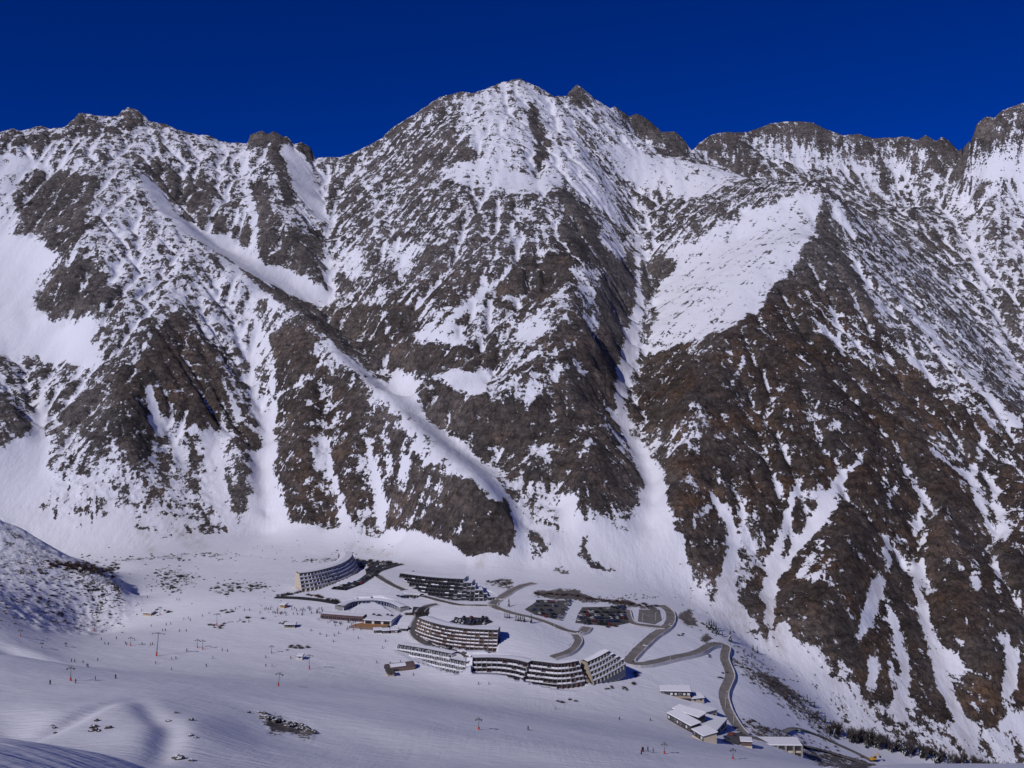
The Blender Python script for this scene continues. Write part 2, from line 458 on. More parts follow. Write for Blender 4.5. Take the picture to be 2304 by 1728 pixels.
# how much snow lies on the mountain: 1 = unbroken snow, 0 = bare rock
H1 = H.copy()
SN = np.full((NR, NC), 0.5)
pxs = US * FPX + 1152
SN[:, pxs < 760] = 0.58
SNOW = [
 (.62,[(0,300),(560,300),(730,360),(740,520),(420,520),(300,470),(0,500)]),
 (.70,[(220,420),(330,390),(450,540),(560,650),(600,760),(520,760),(430,680),(240,700)]),
 (.97,[(-200,500),(0,515),(29,525),(87,547),(137,572),(98,605),(76,667),(90,703),(119,710),(163,721),(217,717),(224,742),(217,779),(228,828),(163,828),(100,810),(60,815),(0,800),(-200,800)]),
 (.90,[(-200,360),(0,350),(60,360),(110,370),(60,430),(30,480),(40,520),(0,515),(-200,515)]),
 (.16,[(69,381),(152,392),(217,402),(224,424),(174,489),(192,518),(159,569),(137,572),(101,547),(61,518),(33,475),(29,446)]),
 (.20,[(80,667),(109,645),(145,598),(203,583),(235,616),(253,652),(217,699),(174,721),(145,706),(119,710),(90,699)]),
 (.22,[(268,638),(289,656),(253,706),(231,721),(228,688)]),
 (.45,[(230,720),(330,700),(350,740),(290,830),(240,860),(228,800)]),
 (.10,[(322,374),(347,356),(383,388),(409,395),(430,417),(452,388),(481,403),(485,453),(474,489),(452,518),(416,489),(391,468),(362,424)]),
 (.08,[(470,489),(506,489),(514,525),(485,536)]),(.12,[(510,450),(532,460),(521,511),(506,518)]),
 (.15,[(561,402),(593,410),(608,489),(611,525),(586,554),(564,569),(517,533),(517,511),(564,518),(579,511),(561,453)]),
 (.04,[(600,330),(626,323),(640,374),(640,402),(665,439),(662,460),(644,482),(622,417),(629,395)]),
 (.14,[(579,525),(608,518),(687,525),(738,525),(720,583),(709,616),(680,612),(644,601),(593,594),(579,573)]),
 (.96,[(626,319),(673,345),(705,395),(734,504),(709,489),(669,431),(640,374)]),
 (.0,[(557,332),(562,300),(590,290),(615,290),(637,303),(651,330),(622,316),(593,330)]),(.0,[(662,320),(698,325),(709,356),(676,345)]),
 (.0,[(253,296),(266,265),(289,250),(318,258),(331,278),(289,287)]),
 (.2,[(0,301),(72,308),(134,298),(137,308),(90,334),(36,327),(0,316)]),(.2,[(155,283),(174,262),(203,272),(250,280),(246,298),(203,316),(166,305)]),
 (.08,[(481,562),(525,580),(579,616),(597,638),(651,667),(709,688),(752,692),(800,706),(800,800),(778,793),(720,743),(680,706),(644,696),(579,634),(506,583)]),
 (.12,[(700,690),(930,690),(960,750),(950,830),(930,850),(890,835),(860,858),(800,800),(740,750)]),
 (.98,[(311,395),(322,388),(362,431),(398,482),(452,522),(514,536),(564,573),(593,598),(644,605),(687,620),(709,634),(745,667),(738,685),(709,688),(651,667),(600,634),(579,627),(506,576),(434,536),(362,475)]),
 (.96,[(506,583),(579,641),(651,703),(615,696),(543,634),(488,583)]),
 (.10,[(407,694),(431,742),(460,783),(488,828),(521,893),(570,950),(590,991),(602,1007),(586,1027),(529,982),(505,958),(456,950),(391,934),(358,921),(338,901),(285,905),(244,864),(285,828),(325,795),(350,742)]),
 (.25,[(134,946),(183,885),(244,864),(285,905),(317,909),(252,966),(228,991),(163,987)]),
 (.25,[(252,966),(285,913),(334,917),(350,987),(338,1027),(285,1048),(260,1015)]),
 (.40,[(-100,880),(0,893),(41,909),(73,978),(0,1007),(-100,1010)]),(.4,[(60,800),(110,850),(140,930),(70,970),(50,880)]),
 (.97,[(-300,1010),(0,1010),(80,975),(105,980),(112,1040),(115,1090),(95,1150),(150,1180),(290,1160),(320,1200),(350,1262),(0,1262),(-300,1262)]),
 (.68,[(115,1090),(250,1040),(330,1050),(350,1100),(300,1160),(150,1180)]),
 (.84,[(340,910),(360,925),(400,960),(470,960),(510,1000),(500,1080),(520,1150),(560,1200),(620,1215),(620,1235),(480,1240),(350,1240),(300,1170),(350,1080),(350,990)]),
 (.3,[(366,966),(399,966),(391,1007),(378,1088),(391,1105),(366,1125),(309,1157),(309,1141),(358,1088),(354,1027)]),
 (.32,[(423,974),(448,991),(452,1048),(456,1125),(427,1121),(419,1031)]),
 (.55,[(370,1125),(456,1125),(470,1170),(390,1170)]),
 (.36,[(444,1165),(480,1140),(515,1180),(521,1206),(517,1251),(490,1245),(450,1205)]),
 (.08,[(667,714),(700,755),(716,828),(684,844),(627,881),(618,860),(606,763)]),
 (.32,[(627,893),(692,864),(732,828),(773,885),(900,1007),(960,1060),(960,1140),(900,1178),(863,1210),(785,1202),(765,1227),(712,1202),(692,1182),(622,1178),(602,1080),(618,1007)]),
 (.12,[(730,830),(800,880),(880,960),(940,1030),(945,1080),(880,1020),(820,950),(760,900)]),
 (.07,[(630,900),(680,890),(690,940),(650,990),(610,1010)]),
 (.60,[(684,942),(728,1007),(745,1088),(692,1027)]),(.65,[(765,958),(797,999),(830,1068),(797,1039)]),
 (.10,[(700,1080),(735,1120),(750,1195),(710,1195),(690,1130)]),(.10,[(770,1060),(840,1100),(860,1200),(790,1195)]),
 (.55,[(505,991),(529,974),(570,1027),(590,1149),(549,1068)]),(.08,[(500,1060),(530,1080),(575,1160),(560,1170),(520,1120)]),
 (.90,[(690,727),(780,800),(860,868),(900,900),(944,950),(1000,1000),(1066,1040),(1100,1080),(1130,1110),(1085,1095),(985,1040),(960,1045),(900,960),(840,880),(760,805)]),
 (.98,[(864,860),(890,835),(930,850),(945,895),(960,952),(1066,1021),(1107,1055),(1160,1080),(1170,1130),(1185,1200),(1200,1280),(1120,1270),(1160,1217),(1148,1152),(1087,1099),(1000,1010),(900,910)]),
 (.92,[(903,995),(930,1010),(930,1060),(915,1090),(900,1040)]),
 (.44,[(740,360),(860,330),(960,300),(1000,370),(980,480),(1000,560),(960,690),(800,690),(730,620),(740,500)]),
 (.8,[(755,540),(800,560),(830,620),(800,640),(760,590)]),(.75,[(860,560),(900,540),(960,560),(930,600),(880,620)]),
 (.32,[(960,560),(1080,520),(1130,560),(1080,640),(980,700),(960,640)]),
 (.82,[(1060,212),(1167,180),(1246,220),(1300,300),(1380,420),(1400,500),(1330,470),(1250,400),(1100,360),(1040,320),(1030,250)]),
 (.42,[(975,228),(1030,215),(1010,260),(1040,330),(950,330),(860,400),(830,400),(880,300),(930,262)]),
 (.9,[(1000,375),(1060,350),(1180,390),(1260,400),(1250,430),(1150,440),(1020,410)]),
 (.28,[(950,330),(1040,330),(1090,350),(1060,360),(1000,370),(960,400),(920,380)]),
 (.5,[(1010,430),(1250,440),(1260,520),(1130,590),(1010,560)]),
 (.0,[(1185,250),(1203,235),(1232,320),(1226,350),(1212,415),(1200,400),(1207,340)]),
 (.7,[(1250,235),(1310,210),(1500,300),(1560,345),(1400,345)]),(.1,[(1277,215),(1297,188),(1330,235),(1300,245)]),(.1,[(1400,258),(1434,252),(1470,278),(1545,330),(1540,350),(1500,355),(1440,310)]),
 (.90,[(1340,320),(1430,340),(1500,357),(1600,375),(1678,402),(1560,450),(1480,430),(1400,400)]),
 (.44,[(1500,460),(1600,440),(1640,470),(1560,540),(1500,560)]),
 (.08,[(1262,420),(1330,470),(1360,560),(1400,590),(1380,620),(1290,580),(1260,500)]),
 (.85,[(1370,500),(1400,560),(1420,590),(1390,600),(1350,540)]),
 (.04,[(1130,599),(1170,584),(1279,575),(1284,630),(1235,672),(1199,698),(1170,690),(1091,656)]),
 (.75,[(1290,600),(1340,610),(1370,670),(1345,700),(1300,650)]),
 (.5,[(1000,690),(1130,660),(1240,690),(1250,760),(1180,800),(1000,790)]),(.92,[(1180,705),(1205,700),(1240,740),(1195,770),(1165,740)]),
 (.04,[(1240,740),(1292,710),(1345,770),(1360,830),(1290,830),(1230,800)]),
 (.1,[(930,780),(1100,790),(1150,800),(1100,835),(1009,832),(950,850)]),
 (.96,[(969,851),(1009,834),(1087,838),(1107,871),(1087,895),(1046,891)]),(.88,[(920,761),(960,737),(1034,745),(1050,777),(993,781),(952,773)]),
 (.65,[(1168,822),(1229,830),(1270,863),(1188,912),(1127,879)]),
 (.06,[(1280,840),(1350,850),(1370,900),(1300,980),(1200,1000),(1200,930)]),
 (.02,[(952,895),(985,863),(1050,895),(1148,903),(1188,928),(1180,1009),(1144,1030),(1066,1021),(1009,985),(969,952)]),
 (.35,[(1020,990),(1120,1000),(1200,1040),(1180,1070),(1100,1050)]),
 (.08,[(1148,1050),(1229,1066),(1302,985),(1359,928),(1392,964),(1453,1066),(1465,1127),(1449,1168),(1392,1139),(1290,1148),(1249,1127),(1229,1087)]),
 (.55,[(1351,952),(1367,944),(1428,1038),(1400,1042)]),
 (.5,[(1110,1060),(1200,1080),(1260,1120),(1250,1180),(1200,1240),(1180,1180)]),(.9,[(1215,1170),(1250,1190),(1245,1230),(1205,1200)]),
 (.03,[(1355,630),(1420,560),(1440,640),(1425,760),(1400,850),(1372,920),(1340,900),(1330,800),(1350,700)]),  # couloir's dark left wall: bare rock, its shade also put in as missing snow
 (.98,[(1260,1125),(1310,1107),(1290,1148),(1351,1170),(1425,1215),(1450,1200),(1500,1250),(1560,1310),(1620,1370),(1700,1430),(1800,1530),(1900,1640),(1880,1690),(1700,1530),(1600,1430),(1540,1400),(1480,1360),(1350,1320),(1250,1320),(1150,1310),(1080,1280),(1180,1230),(1200,1260),(1240,1240),(1255,1180)]),
 (.05,[(903,1205),(960,1148),(1066,1107),(1144,1131),(1160,1217),(1139,1245),(1091,1237),(1074,1270),(1026,1274),(977,1266),(952,1241)]),
 (.9,[(965,1225),(1000,1225),(1015,1250),(990,1250)]),(.0,[(868,1222),(895,1218),(908,1240),(895,1252),(875,1245)]),
 (.97,[(592,1178),(610,1182),(624,1176),(650,1190),(672,1196),(684,1178),(700,1200),(722,1204),(735,1212),(752,1232),(770,1236),(780,1222),(786,1196),(802,1212),(832,1218),(856,1210),(868,1186),(884,1198),(900,1222),(945,1252),(1000,1285),(600,1262)]),
 # right: back ridge, slab, brown face
 (.52,[(1560,345),(1640,300),(1776,276),(1900,305),(2060,315),(2150,345),(2180,480),(2190,600),(2304,880),(2304,960),(2150,790),(2050,680),(1950,560),(1866,429),(1768,412),(1678,400),(1610,370)]),
 (.12,[(1570,330),(1640,310),(1700,330),(1720,380),(1680,400),(1620,370)]),(.1,[(1790,300),(1840,280),(1880,310),(1830,330)]),
 (.08,[(2080,310),(2130,320),(2165,360),(2175,420),(2110,410),(2085,360)]),(.12,[(2060,530),(2110,520),(2130,560),(2090,570)]),
 (.62,[(2180,330),(2304,300),(2500,300),(2500,700),(2330,700),(2230,680),(2190,560)]),(.92,[(2170,345),(2240,330),(2304,380),(2304,430),(2240,400),(2190,420)]),
 (.1,[(2190,300),(2215,260),(2240,270),(2215,310)]),(.35,[(2200,640),(2330,700),(2330,830),(2260,800)]),
 (.12,[(1800,560),(1860,470),(1900,560),(1960,640),(1960,700),(1860,690),(1800,650),(1760,640)]),
 (.13,[(1400,900),(1445,814),(1575,753),(1632,753),(1700,690),(1760,620),(1820,560),(1860,600),(1950,700),(2050,830),(2200,950),(2304,1000),(2500,1100),(2500,1540),(2304,1540),(2240,1640),(2190,1625),(2160,1690),(2120,1690),(2060,1600),(2030,1540),(2010,1600),(1985,1600),(1960,1570),(1945,1600),(1935,1560),(1900,1480),(1875,1520),(1870,1480),(1840,1440),(1811,1454),(1762,1405),(1680,1370),(1600,1300),(1500,1215),(1490,1120),(1480,1000),(1420,950)]),
 (.55,[(1810,720),(1900,730),(1990,800),(2050,850),(1960,830),(1900,800),(1850,760)]),(.5,[(1790,640),(1860,690),(1960,720),(1960,760),(1870,740)]),
 (.58,[(1900,560),(1960,580),(2060,700),(2160,800),(2304,950),(2304,1000),(2180,920),(2050,790),(1950,660)]),
 (.905,[(1470,610),(1500,570),(1560,540),(1680,480),(1800,440),(1850,440),(1820,540),(1785,600),(1750,640),(1705,700),(1620,745),(1545,770),(1500,790),(1450,805),(1470,720)]),
 (.30,[(1445,700),(1480,690),(1470,740),(1440,800),(1432,760)]),
 (.03,[(1442,590),(1495,575),(1520,600),(1470,670),(1442,690)]),
 (.5,[(1500,960),(1560,900),(1600,960),(1570,1010),(1500,1040)]),
 (.45,[(1545,770),(1590,760),(1580,810),(1540,800)]),
 (.6,[(1620,1150),(1660,1120),(1700,1140),(1720,1200),(1700,1300),(1660,1330),(1620,1360),(1640,1250)]),
 (.95,[(1738,1098),(1766,1095),(1775,1118),(1745,1118)]),(.95,[(1820,1095),(1850,1090),(1850,1130),(1900,1120),(1860,1180),(1830,1200),(1850,1140)]),
 (.55,[(1800,1240),(1860,1210),(1880,1260),(1850,1300),(1790,1320)]),
 (.5,[(2000,1190),(2030,1180),(2040,1270),(2010,1290)]),(.55,[(2080,1130),(2110,1110),(2150,1180),(2100,1170)]),
 (.4,[(2200,980),(2304,1010),(2304,1250),(2220,1240),(2190,1120)]),(.45,[(2080,960),(2160,1000),(2190,1060),(2120,1030)]),
 (.96,[(1860,965),(1885,955),(1900,940),(1895,970),(1870,975)]),(.4,[(1730,1000),(1800,1000),(1790,1020),(1740,1020)]),
 (.95,[(2120,1475),(2160,1475),(2170,1530),(2130,1500)]),
 (.97,[(1762,1405),(1811,1460),(1870,1530),(1935,1600),(2010,1610),(2045,1560),(2100,1640),(2110,1728),(1900,1728),(1880,1640),(1700,1475)]),
 (.97,[(2150,1700),(2200,1640),(2245,1650),(2304,1560),(2500,1560),(2500,1900),(2140,1800)]),
 (.04,[(1302,1220),(1320,1216),(1330,1260),(1380,1290),(1340,1285),(1305,1260)]),(.2,[(1285,1295),(1310,1280),(1350,1290),(1375,1310),(1330,1300),(1325,1320),(1310,1318)]),
]
SC_CLEAN = np.zeros((NR, NC))
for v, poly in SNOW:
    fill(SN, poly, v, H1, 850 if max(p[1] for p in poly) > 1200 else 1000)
GULLIES = [  # couloirs filled with snow: landmark line with width in metres
 [(1432,520,5),(1436,600,8),(1440,690,12),(1420,780,20),(1393,900,14),(1402,960,14),(1440,1030,20),(1475,1100,26),(1465,1180,40),(1470,1240,60)],
 [(570,665,4),(578,763,7),(570,832,7),(574,917,8),(602,974,14),(606,1007,22),(590,1068,30),(598,1130,34),(600,1180,50)],
 [(590,755,7),(614,828,8),(618,917,8),(610,974,14)],[(505,865,10),(540,940,8),(590,985,8)],
 [(335,880,10),(345,920,14),(350,960,20)],[(500,940,5),(508,1000,6),(495,1040,8),(500,1110,14)],[(460,935,4),(480,990,7),(495,1040,6)],
 [(420,760,3),(430,790,4)],[(100,860,7),(85,970,14),(70,1050,40)],
 [(735,1005,4),(746,1060,5),(770,1140,7),(780,1200,12)],[(830,990,4),(832,1030,6),(850,1100,8),(862,1170,12)],[(865,950,3),(870,1000,4),(880,1060,4)],
 [(400,470,6),(412,500,3)],[(452,400,4),(460,470,7),(480,530,8)],[(500,400,5),(515,470,6),(514,530,6)],[(545,345,10),(555,420,10),(575,510,9),(570,560,10)],
 [(625,420,6),(645,490,6)],[(735,640,5),(740,600,5),(720,540,4)],[(805,380,6),(840,440,8),(845,500,6),(850,560,5)],[(860,640,5),(865,720,6),(880,770,4)],
 [(1210,425,8),(1196,395,5),(1185,300,5),(1180,260,4)],[(1150,600,7),(1120,640,8),(1050,690,8),(1010,720,8),(1000,760,6)],[(1230,680,6),(1280,645,5)],[(1170,820,10),(1210,790,6)],
 [(1240,800,8),(1290,775,4),(1320,720,3)],
 [(1937,1034,6),(1900,1075,8),(1872,1107,12),(1843,1168,16),(1811,1221,14),(1780,1260,10),(1750,1290,9),(1730,1351,9),(1735,1400,12)],
 [(1811,1078,3),(1786,1111,8),(1762,1209,10),(1738,1270,8),(1721,1351,9)],[(1599,1119,5),(1648,1188,8),(1656,1221,10),(1636,1290,14),(1632,1351,22),(1650,1390,30)],
 [(2214,989,6),(2200,1040,5),(2185,1078,7),(2206,1139,10)],[(2096,1009,8),(2140,1050,8),(2177,1078,7)],[(2035,1066,4),(2060,1100,5),(2075,1123,6),(2068,1170,8),(2060,1200,4)],
 [(1985,1310,10),(1970,1324,12),(1957,1381,9),(1933,1438,7)],[(1978,1328,5),(2006,1381,6),(2031,1470,9),(2039,1519,9),(2022,1601,14)],
 [(2055,1283,9),(2065,1340,9),(2075,1381,10),(2096,1454,10),(2120,1527,11),(2157,1621,12),(2185,1710,14)],[(1994,1214,8),(1998,1287,6)],
 [(2246,1422,6),(2279,1474,9),(2267,1560,14)],[(2130,1560,3),(2150,1600,8)],[(1965,1480,6),(1960,1540,9)],[(2000,1490,4),(2010,1530,8)],[(1600,1140,3),(1560,1180,4)],
 [(2020,1090,4),(2000,1130,3)],[(2070,1180,3),(2085,1230,5),(2070,1290,6)],[(2230,1090,6),(2250,1160,7),(2265,1210,6)],[(1990,1050,3),(2000,1150,3)],[(1950,1060,2),(1960,1090,3)],[(1300,1040,3),(1330,990,5)],
 [(2185,480,7),(2190,560,7),(2210,640,8),(2240,740,9),(2290,850,12)],[(2070,330,5),(2080,400,7),(2110,440,5)],[(1780,300,4),(1800,350,5),(1815,390,5)],[(1610,375,4),(1640,320,4)],
 [(1866,432,3),(1900,500,5),(1960,600,6)],[(1995,640,5),(2100,760,8),(2200,870,8),(2290,960,10)],[(1960,740,4),(2050,810,5),(2150,900,5)],
 [(1685,790,3),(1655,850,5),(1640,880,3)],[(2195,1280,4),(2200,1330,6)],[(2240,1260,4),(2245,1330,4)],
]
for g in GULLIES: stroke(SN, g, 8, 0.97, H1, 850)
ROCKLINES = [([(1005,300),(1040,360)],6),([(430,700),(460,770),(520,870)],4),([(1345,690),(1365,620)],5),([(1075,900),(1085,1010)],6)]
for g, w in ROCKLINES: stroke(SN, g, w, 0.02, H1, 850)
# dirty avalanche snow and brown grass
DIRT = np.zeros((NR, NC))
for g in [[(1425,740,12),(1400,860,9),(1400,960,9)],[(1636,1300,14),(1640,1370,34),(1660,1400,30)],[(1725,1340,12),(1735,1400,26),(1750,1450,20)],
          [(2000,1210,8),(2000,1280,6)],[(1985,1318,14),(1960,1370,10)],[(2055,1290,8),(2075,1400,8),(2110,1500,10),(2160,1630,12),(2185,1710,16)],[(2030,1480,8),(2038,1520,8),(2022,1600,16),(2025,1640,18)],
          [(2270,1480,9),(2265,1560,12)],[(1955,1560,14),(1960,1600,16)],[(2140,1700,16),(2150,1728,18)],[(2170,1640,10),(2200,1660,10)],[(1880,1500,12),(1885,1540,10)],
          [(320,1190,14),(340,1240,10)],[(400,1180,26),(440,1225,30)],[(110,1130,12),(80,1165,8)],[(1090,1230,14),(1080,1275,10)],[(790,1230,12),(880,1250,14)]]:
    stroke(DIRT, g, 10, 1.0, H1, 800)
DIRT = blur(DIRT, 2, 2, 2)
GRASS = np.zeros((NR, NC))
for v, poly in [(1,[(1400,900),(1445,814),(1700,690),(1850,640),(2000,760),(2304,950),(2500,1050),(2500,1800),(2100,1728),(1800,1460),(1500,1240),(1480,1000)]),
                (.7,[(240,860),(400,690),(560,900),(600,1010),(450,1010),(300,1060)]),(.8,[(600,780),(671,712),(800,900),(950,1060),(1150,1130),(1150,1260),(900,1230),(620,1200)]),
                (.55,[(700,680),(1300,560),(1420,900),(1450,1180),(1180,1180),(900,830)]),(.5,[(250,900),(460,960),(520,1250),(300,1170)])]:
    fill(GRASS, poly, v, H1, 780)
GRASS = blur(GRASS, 10, 10, 2)
SNs = blur(SN, 2, 2, 1)
calm = blur(smooth(0.80, 0.95, SN), 4, 4, 2)           # deep smooth snow hides the rock relief
H = H + RAW * (1 - 0.93 * calm) - CUT * 0.75 * calm
H = H + (blur(H, 6, 3, 2) - H) * 0.85 * calm * smooth(0, 60, GY - toe_y)
# true up the skyline to the surveyed crest, with small teeth
tv = np.interp(pxs, CRA[:, 0], CRA[:, 1]) + 2.2 * fbm(pxs, pxs * 0, 16, 3, 151, 0.6) - 2.0 * np.abs(perlin(pxs / 9.0, pxs * 0 + 3.3, 153))
tvv = (864 - tv) / FPX
zone_ = np.abs(GY - crest_Y) < 170
for _ in range(2):
    q = np.where(zone_, (H - CAM_Z) / GY, -9); kmax = q.argmax(0); dv = tvv - q.max(0)
    H = H + dv[None, :] * GY * np.exp(-((GY - YS[kmax][None, :]) / 42.0) ** 2)
over = np.maximum(0, (H - CAM_Z) / GY - tvv[None, :]) * GY        # nothing stands above it
H = H - over * (GY > 1500)
# snow lodges in hollows and on easy ground, ribs blow clear
rel = H - blur(H, 5, 5, 2)
gx_ = np.gradient(H, axis=1) / (GY * (US[1] - US[0])); gy_ = np.gradient(H, axis=0) / np.gradient(YS)[:, None]
slope = np.hypot(gx_, gy_)
sl_rel = slope - blur(slope, 8, 8, 2)
sunny = -gx_                                            # ground that falls to the left is wind-packed and keeps more snow
stre = fbm(GX * 0.9 + GY * 0.12, H * 0.42 + GX * 0.3, 17, 4, 91, 0.62)
# streaks that run down the fall line: noise smeared along the slope
Hb = blur(H, 3, 3, 2)
fx_ = -np.gradient(Hb, axis=1) / (GY * (US[1] - US[0])); fy_ = -np.gradient(Hb, axis=0) / np.gradient(YS)[:, None]
fl = np.hypot(fx_, fy_) + 1e-6
dc_ = fx_ / fl / (GY * (US[1] - US[0])) * 2.3; dr_ = fy_ / fl / np.gradient(YS)[:, None] * 2.3
wn_ = rng.standard_normal((NR, NC)); wn_ = 0.6 * wn_ + 1.3 * blur(wn_, 1, 1, 1) + 2.2 * blur(rng.standard_normal((NR, NC)), 2, 2, 1)
lic = wn_.copy(); wsum = 1.0
for sg in (1, -1):
    pr_ = np.repeat(np.arange(NR)[:, None].astype(np.float32), NC, 1); pc_ = np.repeat(np.arange(NC)[None, :].astype(np.float32), NR, 0)
    for k in range(9):
        ir = np.clip(pr_.round().astype(np.int32), 0, NR - 1); ic = np.clip(pc_.round().astype(np.int32), 0, NC - 1)
        pr_ += sg * dr_[ir, ic]; pc_ += sg * dc_[ir, ic]
        ir = np.clip(pr_.round().astype(np.int32), 0, NR - 1); ic = np.clip(pc_.round().astype(np.int32), 0, NC - 1)
        wt = 1 - k / 10; lic += wn_[ir, ic] * wt
lic /= lic[YS > 1100].std()
ledge = fbm(GX * 0.35 + GY * 0.1, H * 1.0 + GX * 0.08, 9, 3, 141, 0.6); ledge /= ledge.std()
SNs = SNs + 0.05 * smooth(0.3, 0.02, SNs)
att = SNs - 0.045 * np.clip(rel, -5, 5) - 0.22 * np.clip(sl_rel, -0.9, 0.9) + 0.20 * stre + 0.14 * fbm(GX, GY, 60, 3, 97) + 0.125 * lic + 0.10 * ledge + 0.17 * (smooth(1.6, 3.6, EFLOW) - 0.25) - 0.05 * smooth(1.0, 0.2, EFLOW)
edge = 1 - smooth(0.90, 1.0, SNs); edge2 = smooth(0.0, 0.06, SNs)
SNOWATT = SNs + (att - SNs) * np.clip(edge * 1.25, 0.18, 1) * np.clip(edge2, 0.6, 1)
# rock also shows in the ground around the village: set with patches below
# ------------------------------------------------------------------ ground in the valley: where earth and scrub show
VS = np.full((NR, NC), 1.0)
VPATCH = [
 (.15,[(1198,1330),(1290,1322),(1330,1340),(1400,1345),(1480,1360),(1490,1372),(1400,1362),(1330,1352),(1210,1348)]),
 (.42,[(1085,1305),(1130,1292),(1165,1308),(1150,1330),(1110,1320)]),
 (.15,[(1525,1378),(1555,1372),(1572,1400),(1568,1416),(1540,1405)]),(.12,[(1574,1435),(1600,1430),(1612,1446),(1580,1450)]),
 (.52,[(1640,1470),(1690,1500),(1760,1530),(1830,1590),(1870,1640),(1890,1680),(1850,1670),(1800,1620),(1740,1570),(1690,1540),(1650,1500)]),
 (.2,[(1695,1500),(1740,1515),(1800,1560),(1790,1580),(1730,1545)]),
 (.55,[(1655,1538),(1690,1550),(1695,1570),(1660,1555)]),
 (.4,[(1680,1620),(1740,1635),(1800,1665),(1850,1700),(1820,1705),(1740,1680),(1690,1650)]),
 (.35,[(1800,1690),(1880,1690),(1960,1715),(1960,1760),(1850,1730)]),
 (.0,[(578,1608),(590,1604),(602,1616),(628,1614),(640,1626),(660,1632),(690,1640),(715,1650),(716,1660),(690,1650),(650,1642),(640,1640),(625,1650),(600,1636),(590,1622)]),
 (.05,[(388,1702),(408,1706),(410,1712),(392,1710)]),
 (.6,[(0,1172),(100,1232),(150,1265),(240,1275),(270,1320),(290,1380),(280,1400),(200,1428),(100,1395),(60,1330),(0,1300)]),
 (.9,[(60,1310),(150,1310),(200,1340),(190,1385),(120,1370)]),
 (.62,[(350,1275),(400,1270),(450,1300),(410,1340),(370,1330)]),(.68,[(480,1310),(600,1310),(610,1330),(470,1345)]),
 (.55,[(640,1260),(730,1250),(800,1262),(720,1270),(650,1266)]),
 (.5,[(170,1252),(260,1254),(400,1246),(520,1240),(560,1246),(420,1256),(260,1264)]),
 (.35,[(1230,1280),(1260,1276),(1300,1290),(1260,1296)]),
]
for v, poly in VPATCH: fill(VS, poly, v, H, 90)
VSs = blur(VS, 3, 3, 1)
vn = 0.42 * fbm(GX, GY, 9, 3, 111, 0.65) - 0.06 * np.clip(rel, -3, 3)
VATT = VSs + vn * smooth(0.0, 0.12, 1 - VSs)
SNOWATT = np.where(GY > toe_y + 12, SNOWATT, VATT)
# ski tracks, wind ripples and small lumps on the open snow
hillw = np.zeros((NR, NC)); val_smooth[0] = True
fill(hillw, [(-300,1100),(0,1160),(100,1222),(160,1258),(240,1272),(272,1312),(294,1375),(285,1402),(200,1432),(90,1420),(0,1372),(-300,1330)], 1, H, 400)
val_smooth[0] = False
hillw = blur(hillw, 3, 3, 1)
open_w = (1 - smooth(-60, 10, GY - toe_y))
H = H + open_w * (0.55 * fbm(GX, GY * 1.6, 38, 3, 121) + 0.10 * fbm(GX * 0.5 + GY, GY * 2.5, 6, 2, 125)) * smooth(60, 200, GY)
H = H + hillw * (2.2 * fbm(GX, GY, 30, 4, 131, 0.5, True) + 0.9 * fbm(GX, GY, 6, 2, 133))
def swell(px, py, amp, rx, ry, ang=0.0, y0=90):     # snow swells and hollows on the near slope
    global H
    c, r = cast(px, py, H, y0); Y = float(np.interp(r, np.arange(NR), YS)); X = uv(px, py)[0] * Y
    dx, dy = GX - X, GY - Y; ca, sa = math.cos(R(ang)), math.sin(R(ang))
    H = H + amp * np.exp(-((dx * ca + dy * sa) / rx) ** 2 - ((-dx * sa + dy * ca) / ry) ** 2)
for s_ in [(70,1612,3.0,16,24),(15,1640,-3.0,11,26,20),(185,1618,-1.6,4,26,-6),(255,1605,2.4,15,26),(345,1615,-1.6,5,30,28),(372,1685,-2.2,5,30,14),(430,1650,2.6,16,34),(300,1660,1.6,18,24),(560,1690,1.8,24,24),(700,1600,1.6,30,20),(900,1650,1.8,36,22),(1200,1690,1.6,40,20),(60,1470,2.0,22,14),(20,1462,-2.6,26,9,-22),(210,1500,-1.2,30,12,-15)]:
    swell(*s_)
earth = smooth(0.1, 0.6, 1 - VSs) * open_w * (1 - hillw)
H = H + earth * 0.9 * fbm(GX, GY, 7, 3, 137)

